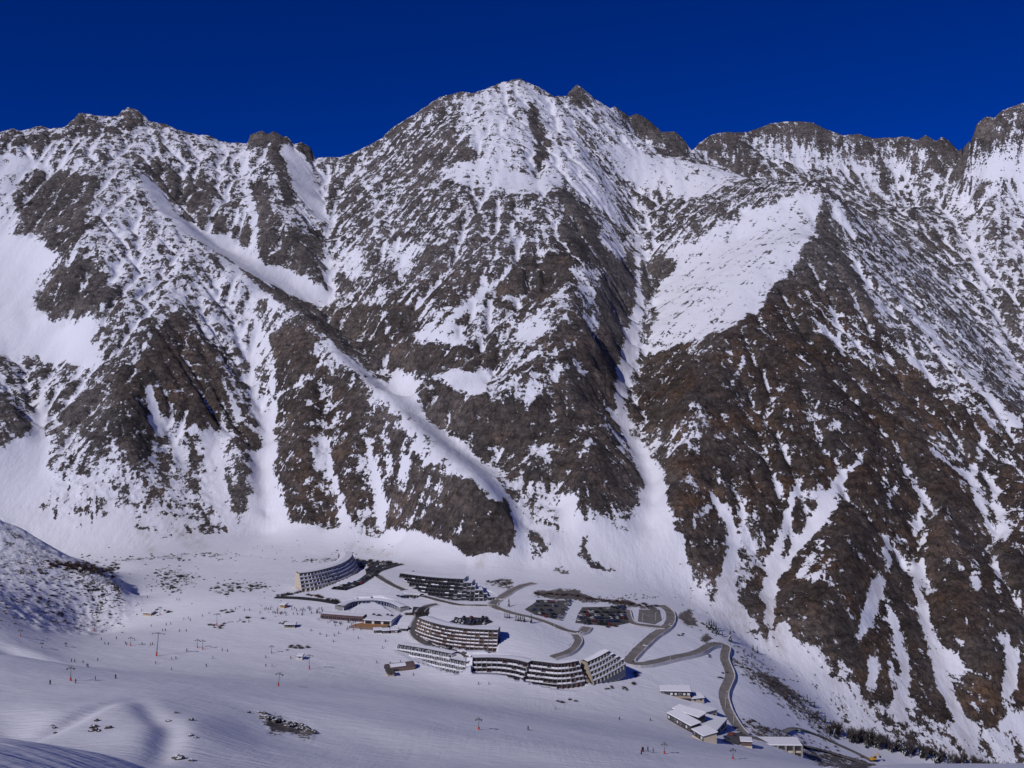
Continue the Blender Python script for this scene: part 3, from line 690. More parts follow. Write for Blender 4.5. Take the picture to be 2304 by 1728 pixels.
def PL(px, py, z):
    u, v = uv(px, py); Y = (z - CAM_Z) / v
    return Vector((u * Y, Y, z))
BLOCKS = {   # front base lines of the apartment blocks (landmark, height) and their depth
 'A': ([(678,1331,21.5),(706,1328,21.5),(736,1321,21.5),(766,1312,21.5),(788,1302,21.5),(803,1290,21.5),(806,1280,21.5),(798,1271,21.5)], 17),
 'B': ([(884,1337,19.5),(915,1342,19.5),(945,1346,19.5),(985,1350,19.5),(1030,1352.5,19.5),(1080,1354,19.5),(1118,1352,19.5)], 28),
 'C': ([(933,1434,10.5),(943,1439,10.5),(962,1446,10.5),(990,1454,10.5),(1020,1459.5,10.5),(1060,1464,10.5),(1119,1466,10.5)], 15),
 'D': ([(884,1490,1.5),(950,1501,1.5),(1005,1513,1.5),(1044,1521,1.5)], 16),
 'E': ([(1063,1523,0.5),(1110,1522,0.5),(1150,1526,0),(1178,1534,-1)], 17),
 'F': ([(1182,1540,-3.5),(1215,1544,-3.5),(1250,1549,-3.5),(1285,1547,-3),(1316,1541,-2.5)], 17),
 'H': ([(772,1374,18.5),(789,1364,18.5),(815,1360,18.5),(851,1359,18.5),(880,1365,18.5),(902,1377,18.5)], 7),
 'I': ([(900,1349,20.6),(912,1346,20.6),(930,1345,20.6),(945,1347,20.6)], 5),
 'J': ([(722,1391,16.6),(760,1394,16.6),(800,1397,16.6),(817,1398,16.6)], 8),
 'G': ([(1334,1541,-3.5),(1360,1530,-1.5),(1385,1516,1.0),(1408,1502,3.5)], 15),
}
def plan_mask(poly):
    pc = np.array([((p[0] / p[1] - US[0]) / (US[1] - US[0]), np.interp(p[1], YS, np.arange(NR))) for p in poly])
    cs = np.arange(NC)[None, :]; rs = np.arange(NR)[:, None]; ins = np.zeros((NR, NC), bool)
    for i in range(len(pc)):
        (xa, ya), (xb, yb) = pc[i], pc[(i + 1) % len(pc)]
        if ya != yb: ins ^= ((ya > rs) != (yb > rs)) & (cs < (xb - xa) * (rs - ya) / (yb - ya) + xa)
    return ins
for _k, (_l, _d) in BLOCKS.items():
    P3 = [PL(*q) for q in _l]; fr = []; bk = []; f2 = []
    for i, q in enumerate(P3):
        t = P3[min(i + 1, len(P3) - 1)] - P3[max(i - 1, 0)]; n_ = Vector((-t.y, t.x, 0)).normalized()
        fr.append(q - n_ * 1.5); bk.append(q + n_ * (_d - 2.5)); f2.append(q - n_ * 7)
    if _k == 'D':
        for q, z_ in zip(P3, (9.6, 6.2, 3.0, 1.6)): q.z = z_
    if _k == 'B':
        for q, z_ in zip(P3, (31.5, 29, 26.5, 22, 20, 19.5, 19.5)): q.z = z_
    if _k == 'C':
        for q, z_ in zip(P3, (14, 13.4, 12.2, 10.8, 10.5, 10.5, 10.5)): q.z = z_
    zmap = np.interp(GX, [q.x for q in P3], [q.z for q in P3])
    m = plan_mask(fr + bk[::-1]); H = np.where(m, np.minimum(H, zmap - 0.4), H)
    m = plan_mask(f2 + fr[::-1]); H = np.where(m, np.minimum(H, zmap - 0.2), H)
def ground(x, y):
    c = (x / y - US[0]) / (US[1] - US[0]); c = min(max(c, 0), NC - 1.001); i = int(c); a = c - i
    r = float(np.interp(y, YS, np.arange(NR))); r = min(r, NR - 1.001); j = int(r); b = r - j
    return (H[j, i] * (1 - a) + H[j, i + 1] * a) * (1 - b) + (H[j + 1, i] * (1 - a) + H[j + 1, i + 1] * a) * b
def at(px, py, y0=300.0):
    """ground point seen at a landmark"""
    c, r = cast(px, py, H, y0)
    Y = float(np.interp(r, np.arange(NR), YS))
    u, v = uv(px, py)
    return Vector((u * Y, Y, ground(u * Y, Y)))

# ------------------------------------------------------------------ materials
def new_mat(name):
    m = bpy.data.materials.new(name); m.use_nodes = True
    return m, m.node_tree, m.node_tree.nodes['Principled BSDF']
def N(nt, t, **kw):
    n = nt.nodes.new(t)
    for k, v in kw.items():
        if hasattr(n, k): setattr(n, k, v)
        else: n.inputs[k].default_value = v
    return n
def mth(nt, op, a, b=None, c=None):
    n = nt.nodes.new('ShaderNodeMath'); n.operation = op
    for i, s in enumerate((a, b, c)):
        if s is None: continue
        if isinstance(s, (int, float)): n.inputs[i].default_value = s
        else: nt.links.new(s, n.inputs[i])
    return n.outputs[0]
def mixc(nt, f, a, b):
    n = nt.nodes.new('ShaderNodeMix'); n.data_type = 'RGBA'
    for s, k in ((f, 0), (a, 6), (b, 7)):
        if isinstance(s, (int, float)): n.inputs[k].default_value = s
        elif isinstance(s, tuple): n.inputs[k].default_value = (*s, 1)
        else: nt.links.new(s, n.inputs[k])
    return n.outputs[2]
def ramp(nt, f, stops):
    n = nt.nodes.new('ShaderNodeValToRGB')
    els = n.color_ramp.elements
    while len(els) < len(stops): els.new(0.5)
    for e, (p, c) in zip(els, stops): e.position = p; e.color = (*c, 1)
    nt.links.new(f, n.inputs[0])
    return n.outputs[0]
def noise(nt, vec, scale, detail=4, rough=0.6, map_scale=None):
    if map_scale:
        mp = nt.nodes.new('ShaderNodeMapping'); mp.inputs['Scale'].default_value = map_scale[:3]
        if len(map_scale) > 3: mp.inputs['Rotation'].default_value = map_scale[3:]
        nt.links.new(vec, mp.inputs[0]); vec = mp.outputs[0]
    n = N(nt, 'ShaderNodeTexNoise', Scale=scale, Detail=detail, Roughness=rough)
    nt.links.new(vec, n.inputs['Vector'])
    return n.outputs[0]

SNOW_C = (0.79, 0.782, 0.845)
def terrain_mat(name, mountain=True):
    m, nt, bs = new_mat(name)
    geo = nt.nodes.new('ShaderNodeNewGeometry'); pos = geo.outputs['Position']
    def attr(n):
        a = nt.nodes.new('ShaderNodeAttribute'); a.attribute_name = n; return a.outputs['Fac']
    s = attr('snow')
    if mountain:
        n1 = noise(nt, pos, 0.24, 6, 0.72, (1, 0.6, 1.0))
        n2 = noise(nt, pos, 0.11, 4, 0.65, (1.0, 0.5, 0.28, 0, R(38), 0))
        n = mth(nt, 'ADD', mth(nt, 'MULTIPLY', mth(nt, 'SUBTRACT', n1, 0.5), 2.3), mth(nt, 'MULTIPLY', mth(nt, 'SUBTRACT', n2, 0.5), 1.5))
    else:
        n1 = noise(nt, pos, 0.45, 5, 0.7)
        n = mth(nt, 'MULTIPLY', mth(nt, 'SUBTRACT', n1, 0.5), 1.6)
    e = mth(nt, 'SUBTRACT', 1.02, s)
    amp = mth(nt, 'MULTIPLY', n, mth(nt, 'MULTIPLY_ADD', mth(nt, 'MINIMUM', mth(nt, 'MAXIMUM', e, 0.0), 0.25), 3.4, 0.12))
    f = mth(nt, 'ADD', s, amp)
    mr = nt.nodes.new('ShaderNodeMapRange'); mr.interpolation_type = 'SMOOTHSTEP'
    mr.inputs['From Min'].default_value = 0.455; mr.inputs['From Max'].default_value = 0.53
    nt.links.new(f, mr.inputs[0])
    mask = mr.outputs[0]
    # rock and dead grass
    r1 = noise(nt, pos, 0.03, 5, 0.65); r2 = noise(nt, pos, 0.25, 4, 0.7, (1, 1, 0.6))
    rock = ramp(nt, r1, [(0.3, (0.095, 0.082, 0.078)), (0.55, (0.162, 0.140, 0.131)), (0.75, (0.24, 0.195, 0.17))])
    grass = ramp(nt, r1, [(0.3, (0.055, 0.041, 0.036)), (0.5, (0.093, 0.066, 0.053)), (0.7, (0.175, 0.102, 0.060))])
    gf = mth(nt, 'MULTIPLY', attr('grass'), ramp(nt, noise(nt, pos, 0.018, 4, 0.6), [(0.35, (0.35,) * 3), (0.6, (1,) * 3)]))
    base = mixc(nt, gf, rock, grass)
    v2 = mth(nt, 'MULTIPLY_ADD', r2, 1.5, 0.3)
    if mountain:          # water-stained streaks down the walls, bedding bands and open joints in the rock
        st = ramp(nt, noise(nt, pos, 0.22, 3, 0.6, (1, 1, 0.07)), [(0.36, (0.62,) * 3), (0.58, (1.08,) * 3)])
        bd = ramp(nt, noise(nt, pos, 0.13, 3, 0.6, (0.35, 0.35, 1.7, 0, R(28), 0)), [(0.34, (0.7,) * 3), (0.6, (1.15,) * 3)])
        vo = nt.nodes.new('ShaderNodeTexVoronoi'); vo.feature = 'DISTANCE_TO_EDGE'; vo.inputs['Scale'].default_value = 0.085
        mp = nt.nodes.new('ShaderNodeMapping'); mp.inputs['Scale'].default_value = (1.2, 0.7, 0.6); mp.inputs['Rotation'].default_value = (0, R(25), 0)
        nw = nt.nodes.new('ShaderNodeVectorMath'); nw.operation = 'MULTIPLY_ADD'
        wv = N(nt, 'ShaderNodeTexNoise', Scale=0.09, Detail=4.0); nt.links.new(pos, wv.inputs['Vector'])
        nt.links.new(wv.outputs['Color'], nw.inputs[0]); nw.inputs[1].default_value = (14, 14, 14); nt.links.new(pos, nw.inputs[2])
        nt.links.new(nw.outputs[0], mp.inputs[0]); nt.links.new(mp.outputs[0], vo.inputs['Vector'])
        jn = ramp(nt, vo.outputs['Distance'], [(0.0, (0.55,) * 3), (0.06, (1.0,) * 3)])
        big = ramp(nt, noise(nt, pos, 0.009, 3, 0.55), [(0.35, (0.78,) * 3), (0.65, (1.25,) * 3)])
        v2 = mth(nt, 'MULTIPLY', mth(nt, 'MULTIPLY', mth(nt, 'MULTIPLY', v2, st), mth(nt, 'MULTIPLY', bd, jn)), big)
    vm = nt.nodes.new('ShaderNodeVectorMath'); vm.operation = 'SCALE'
    nt.links.new(base, vm.inputs[0]); nt.links.new(v2, vm.inputs['Scale'])
    dn = ramp(nt, noise(nt, pos, 0.12, 5, 0.75, (1.6, 0.3, 0.5)), [(0.38, (0,) * 3), (0.62, (1,) * 3)])
    df = mth(nt, 'MULTIPLY', mth(nt, 'MULTIPLY', attr('dirt'), dn), 0.5)
    snow = mixc(nt, df, SNOW_C, (0.44, 0.375, 0.34))
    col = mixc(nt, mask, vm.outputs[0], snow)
    nt.links.new(col, bs.inputs['Base Color'])
    bs.inputs['Roughness'].default_value = 0.85
    bs.inputs['Specular IOR Level'].default_value = 0.15
    # relief: rock is rough, snow softly rippled and ridden
    b1 = nt.nodes.new('ShaderNodeBump'); b1.inputs['Distance'].default_value = 1.0
    hr = mth(nt, 'MULTIPLY', mth(nt, 'MULTIPLY', noise(nt, pos, 0.22 if mountain else 0.5, 6, 0.75, (1, 1, 0.7)), mth(nt, 'SUBTRACT', 1.0, mask)), 6.0 if mountain else 1.6)
    hs = mth(nt, 'MULTIPLY', mth(nt, 'MULTIPLY', noise(nt, pos, 0.10 if mountain else 0.22, 4, 0.6, (1.0, 0.4, 0.4) if mountain else (0.45, 1.6, 1, 0, 0, R(-12))), mask), 1.6 if mountain else 0.55)
    if not mountain:      # ski tracks: long thin furrows in two directions
        tr = mth(nt, 'MULTIPLY', noise(nt, pos, 0.6, 3, 0.6, (0.08, 1.0, 0.4, 0, 0, R(-16))), 0.5)
        t2 = mth(nt, 'MULTIPLY', noise(nt, pos, 0.35, 4, 0.65, (1.0, 0.07, 0.4, 0, 0, R(-34))), 0.3)
        hs = mth(nt, 'ADD', hs, mth(nt, 'MULTIPLY', mth(nt, 'ADD', tr, t2), mth(nt, 'MULTIPLY', mask, ramp(nt, noise(nt, pos, 0.012, 3, 0.5), [(0.42, (0.0,) * 3), (0.66, (1,) * 3)]))))
    nt.links.new(mth(nt, 'ADD', hr, hs), b1.inputs['Height'])
    b1.inputs['Strength'].default_value = 0.9
    nt.links.new(b1.outputs[0], bs.inputs['Normal'])
    return m
M_MOUNT = terrain_mat('mountain_rock_and_snow', True)
M_VALLEY = terrain_mat('valley_snow', False)

# ------------------------------------------------------------------ the terrain sheet, cut into mountain, valley floor, hill and near slope
VX = np.stack([GX, GY, H], -1)
e1 = np.gradient(VX, axis=1); e0 = np.gradient(VX, axis=0)
VN = np.cross(e1, e0); VN /= np.linalg.norm(VN, axis=-1, keepdims=True)
front_Y = np.interp(pxs, [-300, 0, 200, 500, 900, 1200, 1500, 1750, 2000, 2500], [420, 430, 450, 500, 548, 520, 470, 445, 420, 390])[None, :]
REG = np.where(GY > toe_y, 0, np.where(GY < front_Y, 3, 1))
REG = np.where((hillw > 0.5) & (REG == 1), 2, REG)
def region_mesh(name, k, mat):
    q = REG[:-1, :-1] == k
    ids = np.arange(NR * NC).reshape(NR, NC)
    quads = np.stack([ids[:-1, :-1][q], ids[:-1, 1:][q], ids[1:, 1:][q], ids[1:, :-1][q]], -1)
    used, inv = np.unique(quads.ravel(), return_inverse=True)
    me = bpy.data.meshes.new(name)
    nv, nq = len(used), len(quads)
    me.vertices.add(nv); me.vertices.foreach_set('co', VX.reshape(-1, 3)[used].astype(np.float32).ravel())
    me.loops.add(nq * 4); me.loops.foreach_set('vertex_index', inv.astype(np.int32))
    me.polygons.add(nq); me.polygons.foreach_set('loop_start', np.arange(0, nq * 4, 4, dtype=np.int32))
    me.polygons.foreach_set('use_smooth', np.ones(nq, bool))
    me.update(calc_edges=True)
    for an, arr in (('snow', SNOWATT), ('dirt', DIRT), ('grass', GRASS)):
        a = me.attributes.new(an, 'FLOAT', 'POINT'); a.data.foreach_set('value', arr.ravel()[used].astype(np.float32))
    me.normals_split_custom_set_from_vertices(VN.reshape(-1, 3)[used].astype(np.float32))
    me.materials.append(mat)
    o = bpy.data.objects.new(name, me); COL.objects.link(o)
    o['kind'] = 'structure'
    return o
region_mesh('mountain', 0, M_MOUNT)
region_mesh('valley_floor', 1, M_VALLEY)
region_mesh('hill', 2, M_VALLEY)
region_mesh('snow_slope', 3, M_VALLEY)
# ------------------------------------------------------------------ object helpers
def mk(name, col, rough=0.75, var=0.25, scale=0.6, spec=0.3, metal=0.0):
    m, nt, bs = new_mat(name)
    tc = nt.nodes.new('ShaderNodeNewGeometry')
    n = noise(nt, tc.outputs['Position'], scale, 4, 0.65)
    lo_ = tuple(c * (1 - var) for c in col); hi_ = tuple(min(1, c * (1 + var)) for c in col)
    nt.links.new(ramp(nt, n, [(0.3, lo_), (0.7, hi_)]), bs.inputs['Base Color'])
    bs.inputs['Roughness'].default_value = rough
    bs.inputs['Specular IOR Level'].default_value = spec
    bs.inputs['Metallic'].default_value = metal
    return m
M = dict(
    snow=mk('settled_snow', SNOW_C, 0.85, 0.04, 0.3, 0.15),
    white=mk('white_render', (0.62, 0.61, 0.62), 0.8, 0.08), cream=mk('cream_render', (0.56, 0.47, 0.36), 0.8, 0.1),
    grey=mk('grey_concrete', (0.27, 0.26, 0.26), 0.85, 0.15), dark=mk('dark_stained_timber', (0.045, 0.04, 0.045), 0.7, 0.3),
    brown=mk('red_brown_timber', (0.19, 0.135, 0.112), 0.75, 0.25), mauve=mk('brown_cladding', (0.13, 0.085, 0.085), 0.75, 0.25),
    glass=mk('window_glass', (0.018, 0.02, 0.028), 0.12, 0.2, 0.3, 0.6), navy=mk('blue_panel_and_wall_shade', (0.03, 0.045, 0.14), 0.5, 0.3),
    car_glass=mk('car_glass', (0.02, 0.022, 0.028), 0.55, 0.2, 1, 0.25),
    deck=mk('larch_deck', (0.42, 0.21, 0.09), 0.75, 0.3, 0.9), asphalt=mk('wet_asphalt', (0.115, 0.104, 0.10), 0.7, 0.3, 0.15, 0.35),
    asphalt_dark=mk('dark_asphalt', (0.036, 0.034, 0.037), 0.75, 0.35, 0.2, 0.3),
    road=mk('gritted_road', (0.21, 0.187, 0.175), 0.85, 0.25, 0.12, 0.2), line=mk('road_paint', (0.7, 0.7, 0.68), 0.7, 0.1),
    slush=mk('ploughed_snow', (0.52, 0.49, 0.51), 0.9, 0.2, 0.35, 0.15), steel=mk('galvanised_steel', (0.17, 0.18, 0.19), 0.5, 0.15, 1, 0.5, 0.3),
    red=mk('red_padding', (0.5, 0.05, 0.03), 0.7, 0.15), orange=mk('orange_net', (0.62, 0.16, 0.05), 0.7, 0.15), yellow=mk('yellow_machine_paint', (0.62, 0.33, 0.03), 0.5, 0.15),
    black=mk('black_rubber', (0.015, 0.015, 0.016), 0.8, 0.2), bark=mk('bark', (0.055, 0.045, 0.042), 0.9, 0.3), needle=mk('conifer_needles', (0.022, 0.03, 0.024), 0.85, 0.4, 0.8, 0.15),
    twig=mk('bare_twigs', (0.085, 0.07, 0.07), 0.9, 0.35, 0.7, 0.1), twig_red=mk('russet_twigs', (0.10, 0.062, 0.052), 0.9, 0.35, 0.7, 0.1),
    rock=mk('bare_rock', (0.085, 0.075, 0.068), 0.9, 0.4, 0.7, 0.15), tan=mk('tan_wall', (0.38, 0.30, 0.22), 0.8, 0.12),
)
for _k, _c in dict(c_silver=(0.35, 0.36, 0.38), c_white=(0.66, 0.66, 0.67), c_black=(0.02, 0.02, 0.024), c_blue=(0.03, 0.05, 0.16), c_red=(0.28, 0.03, 0.03), c_grey=(0.10, 0.105, 0.115)).items():
    M[_k] = mk('paint_' + _k, _c, 0.5, 0.03, 1, 0.4)
for _k, _c in dict(s_black=(0.02, 0.02, 0.025), s_red=(0.42, 0.035, 0.03), s_blue=(0.03, 0.06, 0.25), s_purple=(0.10, 0.04, 0.14), s_teal=(0.03, 0.10, 0.13)).items():
    M[_k] = mk('cloth_' + _k, _c, 0.85, 0.1, 2, 0.2)

class MB:
    def __init__(s): s.v = []; s.f = []; s.m = []; s.mats = []
    def mi(s, mat):
        if mat not in s.mats: s.mats.append(mat)
        return s.mats.index(mat)
    def poly(s, pts, mat='snow'):
        b = len(s.v); s.v += [tuple(p) for p in pts]; s.f.append(tuple(range(b, b + len(pts)))); s.m.append(s.mi(mat))
    def hexa(s, p, mat='snow'):           # 8 corners: bottom 0-3 counter-clockwise, top 4-7
        b = len(s.v); s.v += [tuple(q) for q in p]; k = s.mi(mat)
        for f in ((0, 3, 2, 1), (4, 5, 6, 7), (0, 1, 5, 4), (1, 2, 6, 5), (2, 3, 7, 6), (3, 0, 4, 7)):
            s.f.append(tuple(b + i for i in f)); s.m.append(k)
    def box(s, c, d, mat='snow', rz=0.0):
        x, y, z = d[0] / 2, d[1] / 2, d[2] / 2; cs, sn = math.cos(rz), math.sin(rz)
        s.hexa([(c[0] + a * cs - b_ * sn, c[1] + a * sn + b_ * cs, c[2] + e) for e in (-z, z) for a, b_ in ((-x, -y), (x, -y), (x, y), (-x, y))], mat)
    def tube(s, a, b, r0, r1, mat, n=6):
        a = Vector(a); b = Vector(b); d = (b - a).normalized()
        p = d.orthogonal().normalized(); q = d.cross(p)
        k = len(s.v); mi = s.mi(mat)
        for c, r in ((a, r0), (b, r1)):
            for i in range(n):
                t = 2 * math.pi * i / n
                s.v.append(tuple(c + p * (r * math.cos(t)) + q * (r * math.sin(t))))
        for i in range(n):
            j = (i + 1) % n
            s.f.append((k + i, k + j, k + n + j, k + n + i)); s.m.append(mi)
        s.f.append(tuple(k + n + i for i in range(n))); s.m.append(mi)
        s.f.append(tuple(k + n - 1 - i for i in range(n))); s.m.append(mi)
    def mesh(s, name, smooth_=False):
        me = bpy.data.meshes.new(name); me.from_pydata(s.v, [], s.f)
        for m_ in s.mats: me.materials.append(M[m_])
        me.polygons.foreach_set('material_index', s.m)
        if smooth_: me.polygons.foreach_set('use_smooth', [True] * len(s.f))
        me.update(); return me
    def build(s, name, parent=None, loc=None, smooth_=False, stuff=False):
        o = bpy.data.objects.new(name, s.mesh(name, smooth_)); COL.objects.link(o)
        if parent: o.parent = parent
        if loc is not None: o.location = loc
        if stuff: o['kind'] = 'stuff'
        return o
def inst(me, name, parent=None, loc=(0, 0, 0), rz=0.0, sc=(1, 1, 1)):
    o = bpy.data.objects.new(name, me); COL.objects.link(o)
    if parent: o.parent = parent
    o.location = loc; o.rotation_euler = (0, 0, rz); o.scale = sc
    return o
def tag(o, label, cat, group=None):
    o['label'] = label; o['category'] = cat
    if group: o['group'] = group
    return o
def thing(name, label, cat, loc, rz=0.0, group=None):
    o = bpy.data.objects.new(name, None); COL.objects.link(o); o.location = loc; o.rotation_euler = (0, 0, rz)
    o.empty_display_size = 1.0
    return tag(o, label, cat, group)
def copy_tree(o, loc, rz=0.0, sc=1.0, label=None, group=None):
    c = o.copy(); COL.objects.link(c); c.location = loc; c.rotation_euler = (0, 0, rz); c.scale = (sc, sc, sc) if not isinstance(sc, tuple) else sc
    if label: c['label'] = label
    if group: c['group'] = group
    for ch in list(o.children):
        d = ch.copy(); COL.objects.link(d); d.parent = c
        for g in list(ch.children):
            e = g.copy(); COL.objects.link(e); e.parent = d
    return c
def resample(pts, step):
    seg = [(pts[i + 1] - pts[i]).length for i in range(len(pts) - 1)]
    tot = sum(seg); n = max(1, round(tot / step)); out = []
    for k in range(n + 1):
        d = tot * k / n; i = 0
        while i < len(seg) - 1 and d > seg[i]: d -= seg[i]; i += 1
        out.append(pts[i].lerp(pts[i + 1], min(1, d / seg[i])))
    return out
def soften(pts, it=2):                    # round the corners of a plan line (Chaikin)
    for _ in range(it):
        q = [pts[0]]
        for a, b in zip(pts, pts[1:]): q += [a.lerp(b, 0.25), a.lerp(b, 0.75)]
        pts = q + [pts[-1]]
    return pts
UP = Vector((0, 0, 1))

# ------------------------------------------------------------------ roads and car parks, laid on the ground
def ribbon(name, pix, width, mat, lift=0.22, shoulder=True, kind='structure', y0=420):
    pts = soften([at(p[0], p[1], y0) for p in pix], 2)
    pts = resample(pts, 3.0)
    for _ in range(3):
        pts = [pts[0]] + [(pts[i - 1] + pts[i] * 2 + pts[i + 1]) / 4 for i in range(1, len(pts) - 1)] + [pts[-1]]
    mb = MB(); sh = MB(); prev = None
    for i, p in enumerate(pts):
        t = pts[min(i + 1, len(pts) - 1)] - pts[max(i - 1, 0)]; t.z = 0; t.normalize()
        n = Vector((-t.y, t.x, 0))
        row = []
        for a in (-1, -0.5, 0, 0.5, 1):
            q = p + n * (a * width / 2)
            zz = max(ground(q.x, q.y), ground(p.x, p.y) - 0.6)
            row.append(Vector((q.x, q.y, zz + lift)))
        zc = sum(r.z for r in row) / 5
        for r in row: r.z = r.z * 0.5 + zc * 0.5 + 0.1
        if prev:
            for a in range(4): mb.poly([prev[a], prev[a + 1], row[a + 1], row[a]], mat)
            if shoulder:
                for a, b in ((0, -1), (4, 1)):
                    e0 = prev[a] + pn * (b * 0.9); e1 = row[a] + n * (b * 0.9)
                    h = 0.28 + 0.15 * math.sin(i * 0.9 + b)
                    f0 = prev[a] + pn * (b * 2.4); f1 = row[a] + n * (b * 2.4)
                    g = [prev[a] + UP * 0.01, row[a] + UP * 0.01, e1 + UP * h, e0 + UP * h]
                    sh.poly(g if b < 0 else g[::-1], 'slush')
                    f0.z = ground(f0.x, f0.y) - 0.3; f1.z = ground(f1.x, f1.y) - 0.3
                    g = [e0 + UP * h, e1 + UP * h, f1, f0]
                    sh.poly(g if b < 0 else g[::-1], 'slush')
        prev = row; pn = n
    o = mb.build(name, smooth_=True); o['kind'] = kind
    if shoulder and sh.f:
        s_ = sh.build('snow_bank', o, smooth_=True); s_['kind'] = 'stuff'
    return o
def plate(name, pix, mat, lift=0.3, y0=420):
    """paved ground inside an outline of landmarks, draped on the ground"""
    pts = [at(p[0], p[1], y0) for p in densify(pix, 10)]
    bm = bmesh.new()
    vs = [bm.verts.new(p + UP * lift) for p in pts]
    f = bm.faces.new(vs)
    bmesh.ops.triangulate(bm, faces=[f])
    bmesh.ops.subdivide_edges(bm, edges=[e for e in bm.edges if e.calc_length() > 12], cuts=2, use_grid_fill=True)
    bmesh.ops.subdivide_edges(bm, edges=[e for e in bm.edges if e.calc_length() > 9], cuts=1, use_grid_fill=True)
    bmesh.ops.triangulate(bm, faces=bm.faces[:])
    for v in bm.verts: v.co.z = ground(v.co.x, v.co.y) + lift
    bmesh.ops.recalc_face_normals(bm, faces=bm.faces[:])
    if sum(f.normal.z for f in bm.faces) < 0: bmesh.ops.reverse_faces(bm, faces=bm.faces[:])
    me = bpy.data.meshes.new(name); bm.to_mesh(me); bm.free(); me.materials.append(M[mat])
    o = bpy.data.objects.new(name, me); COL.objects.link(o); o['kind'] = 'structure'
    return o
ribbon('road', [(1730,1668),(1700,1663),(1671,1654),(1644,1619),(1628,1586),(1622,1559),(1633,1537),(1641,1521),(1633,1499),(1625,1483),(1628,1467),(1633,1453),(1617,1446),(1590,1452),(1574,1467),(1508,1480),(1454,1494),(1422,1495),(1408,1488),(1427,1469),(1468,1429),(1492,1415),(1508,1399),(1506,1375),(1487,1362)], 8.4, 'road')
ribbon('road', [(1730,1668),(1790,1675),(1840,1684),(1900,1702),(1960,1722),(2040,1745)], 8.5, 'road', shoulder=False)
ribbon('road', [(1762,1648),(1775,1640),(1800,1640),(1830,1650),(1870,1668),(1920,1690),(1960,1712)], 6.0, 'road', shoulder=False)
ribbon('road', [(1490,1412),(1470,1410),(1443,1407),(1422,1405),(1412,1392),(1408,1372)], 6.5, 'road')
ribbon('road', [(1321,1411),(1312,1424),(1286,1424),(1245,1407),(1213,1394),(1158,1383),(1118,1369),(1104,1361),(1131,1342),(1167,1320),(1202,1312)], 6.2, 'road')
ribbon('road', [(1290,1425),(1300,1432),(1302,1445),(1283,1467),(1240,1479)], 5.5, 'road')
ribbon('road', [(1110,1364),(1075,1362),(1039,1364),(993,1352),(950,1341)], 5.0, 'asphalt')
ribbon('road', [(985,1360),(961,1363),(942,1376),(945,1388),(931,1412),(934,1431),(961,1450),(1007,1463),(1061,1477)], 6.0, 'asphalt')
ribbon('road', [(847,1294),(872,1312),(909,1328)], 5.0, 'asphalt')
ribbon('road', [(619,1344),(690,1346),(763,1358)], 7.5, 'asphalt_dark', shoulder=False)
plate('car_park', [(780,1259),(884,1267),(904,1271),(860,1285),(847,1295),(816,1315),(778,1329),(744,1326),(754,1321),(803,1308),(824,1292),(819,1279),(793,1272)], 'asphalt_dark')
plate('car_park', [(1213,1350),(1278,1352),(1270,1370),(1258,1396),(1202,1383),(1180,1372)], 'asphalt')
plate('car_park', [(1310,1367),(1408,1365),(1416,1402),(1375,1410),(1294,1402),(1300,1383)], 'asphalt')
plate('car_park', [(1438,1372),(1484,1373),(1489,1396),(1473,1405),(1435,1399)], 'road')
plate('car_park', [(930,1366),(966,1368),(962,1388),(940,1392),(926,1384)], 'asphalt_dark', 0.42)
plate('car_park', [(1640,1648),(1676,1652),(1690,1664),(1660,1676),(1626,1668)], 'asphalt', 0.42)

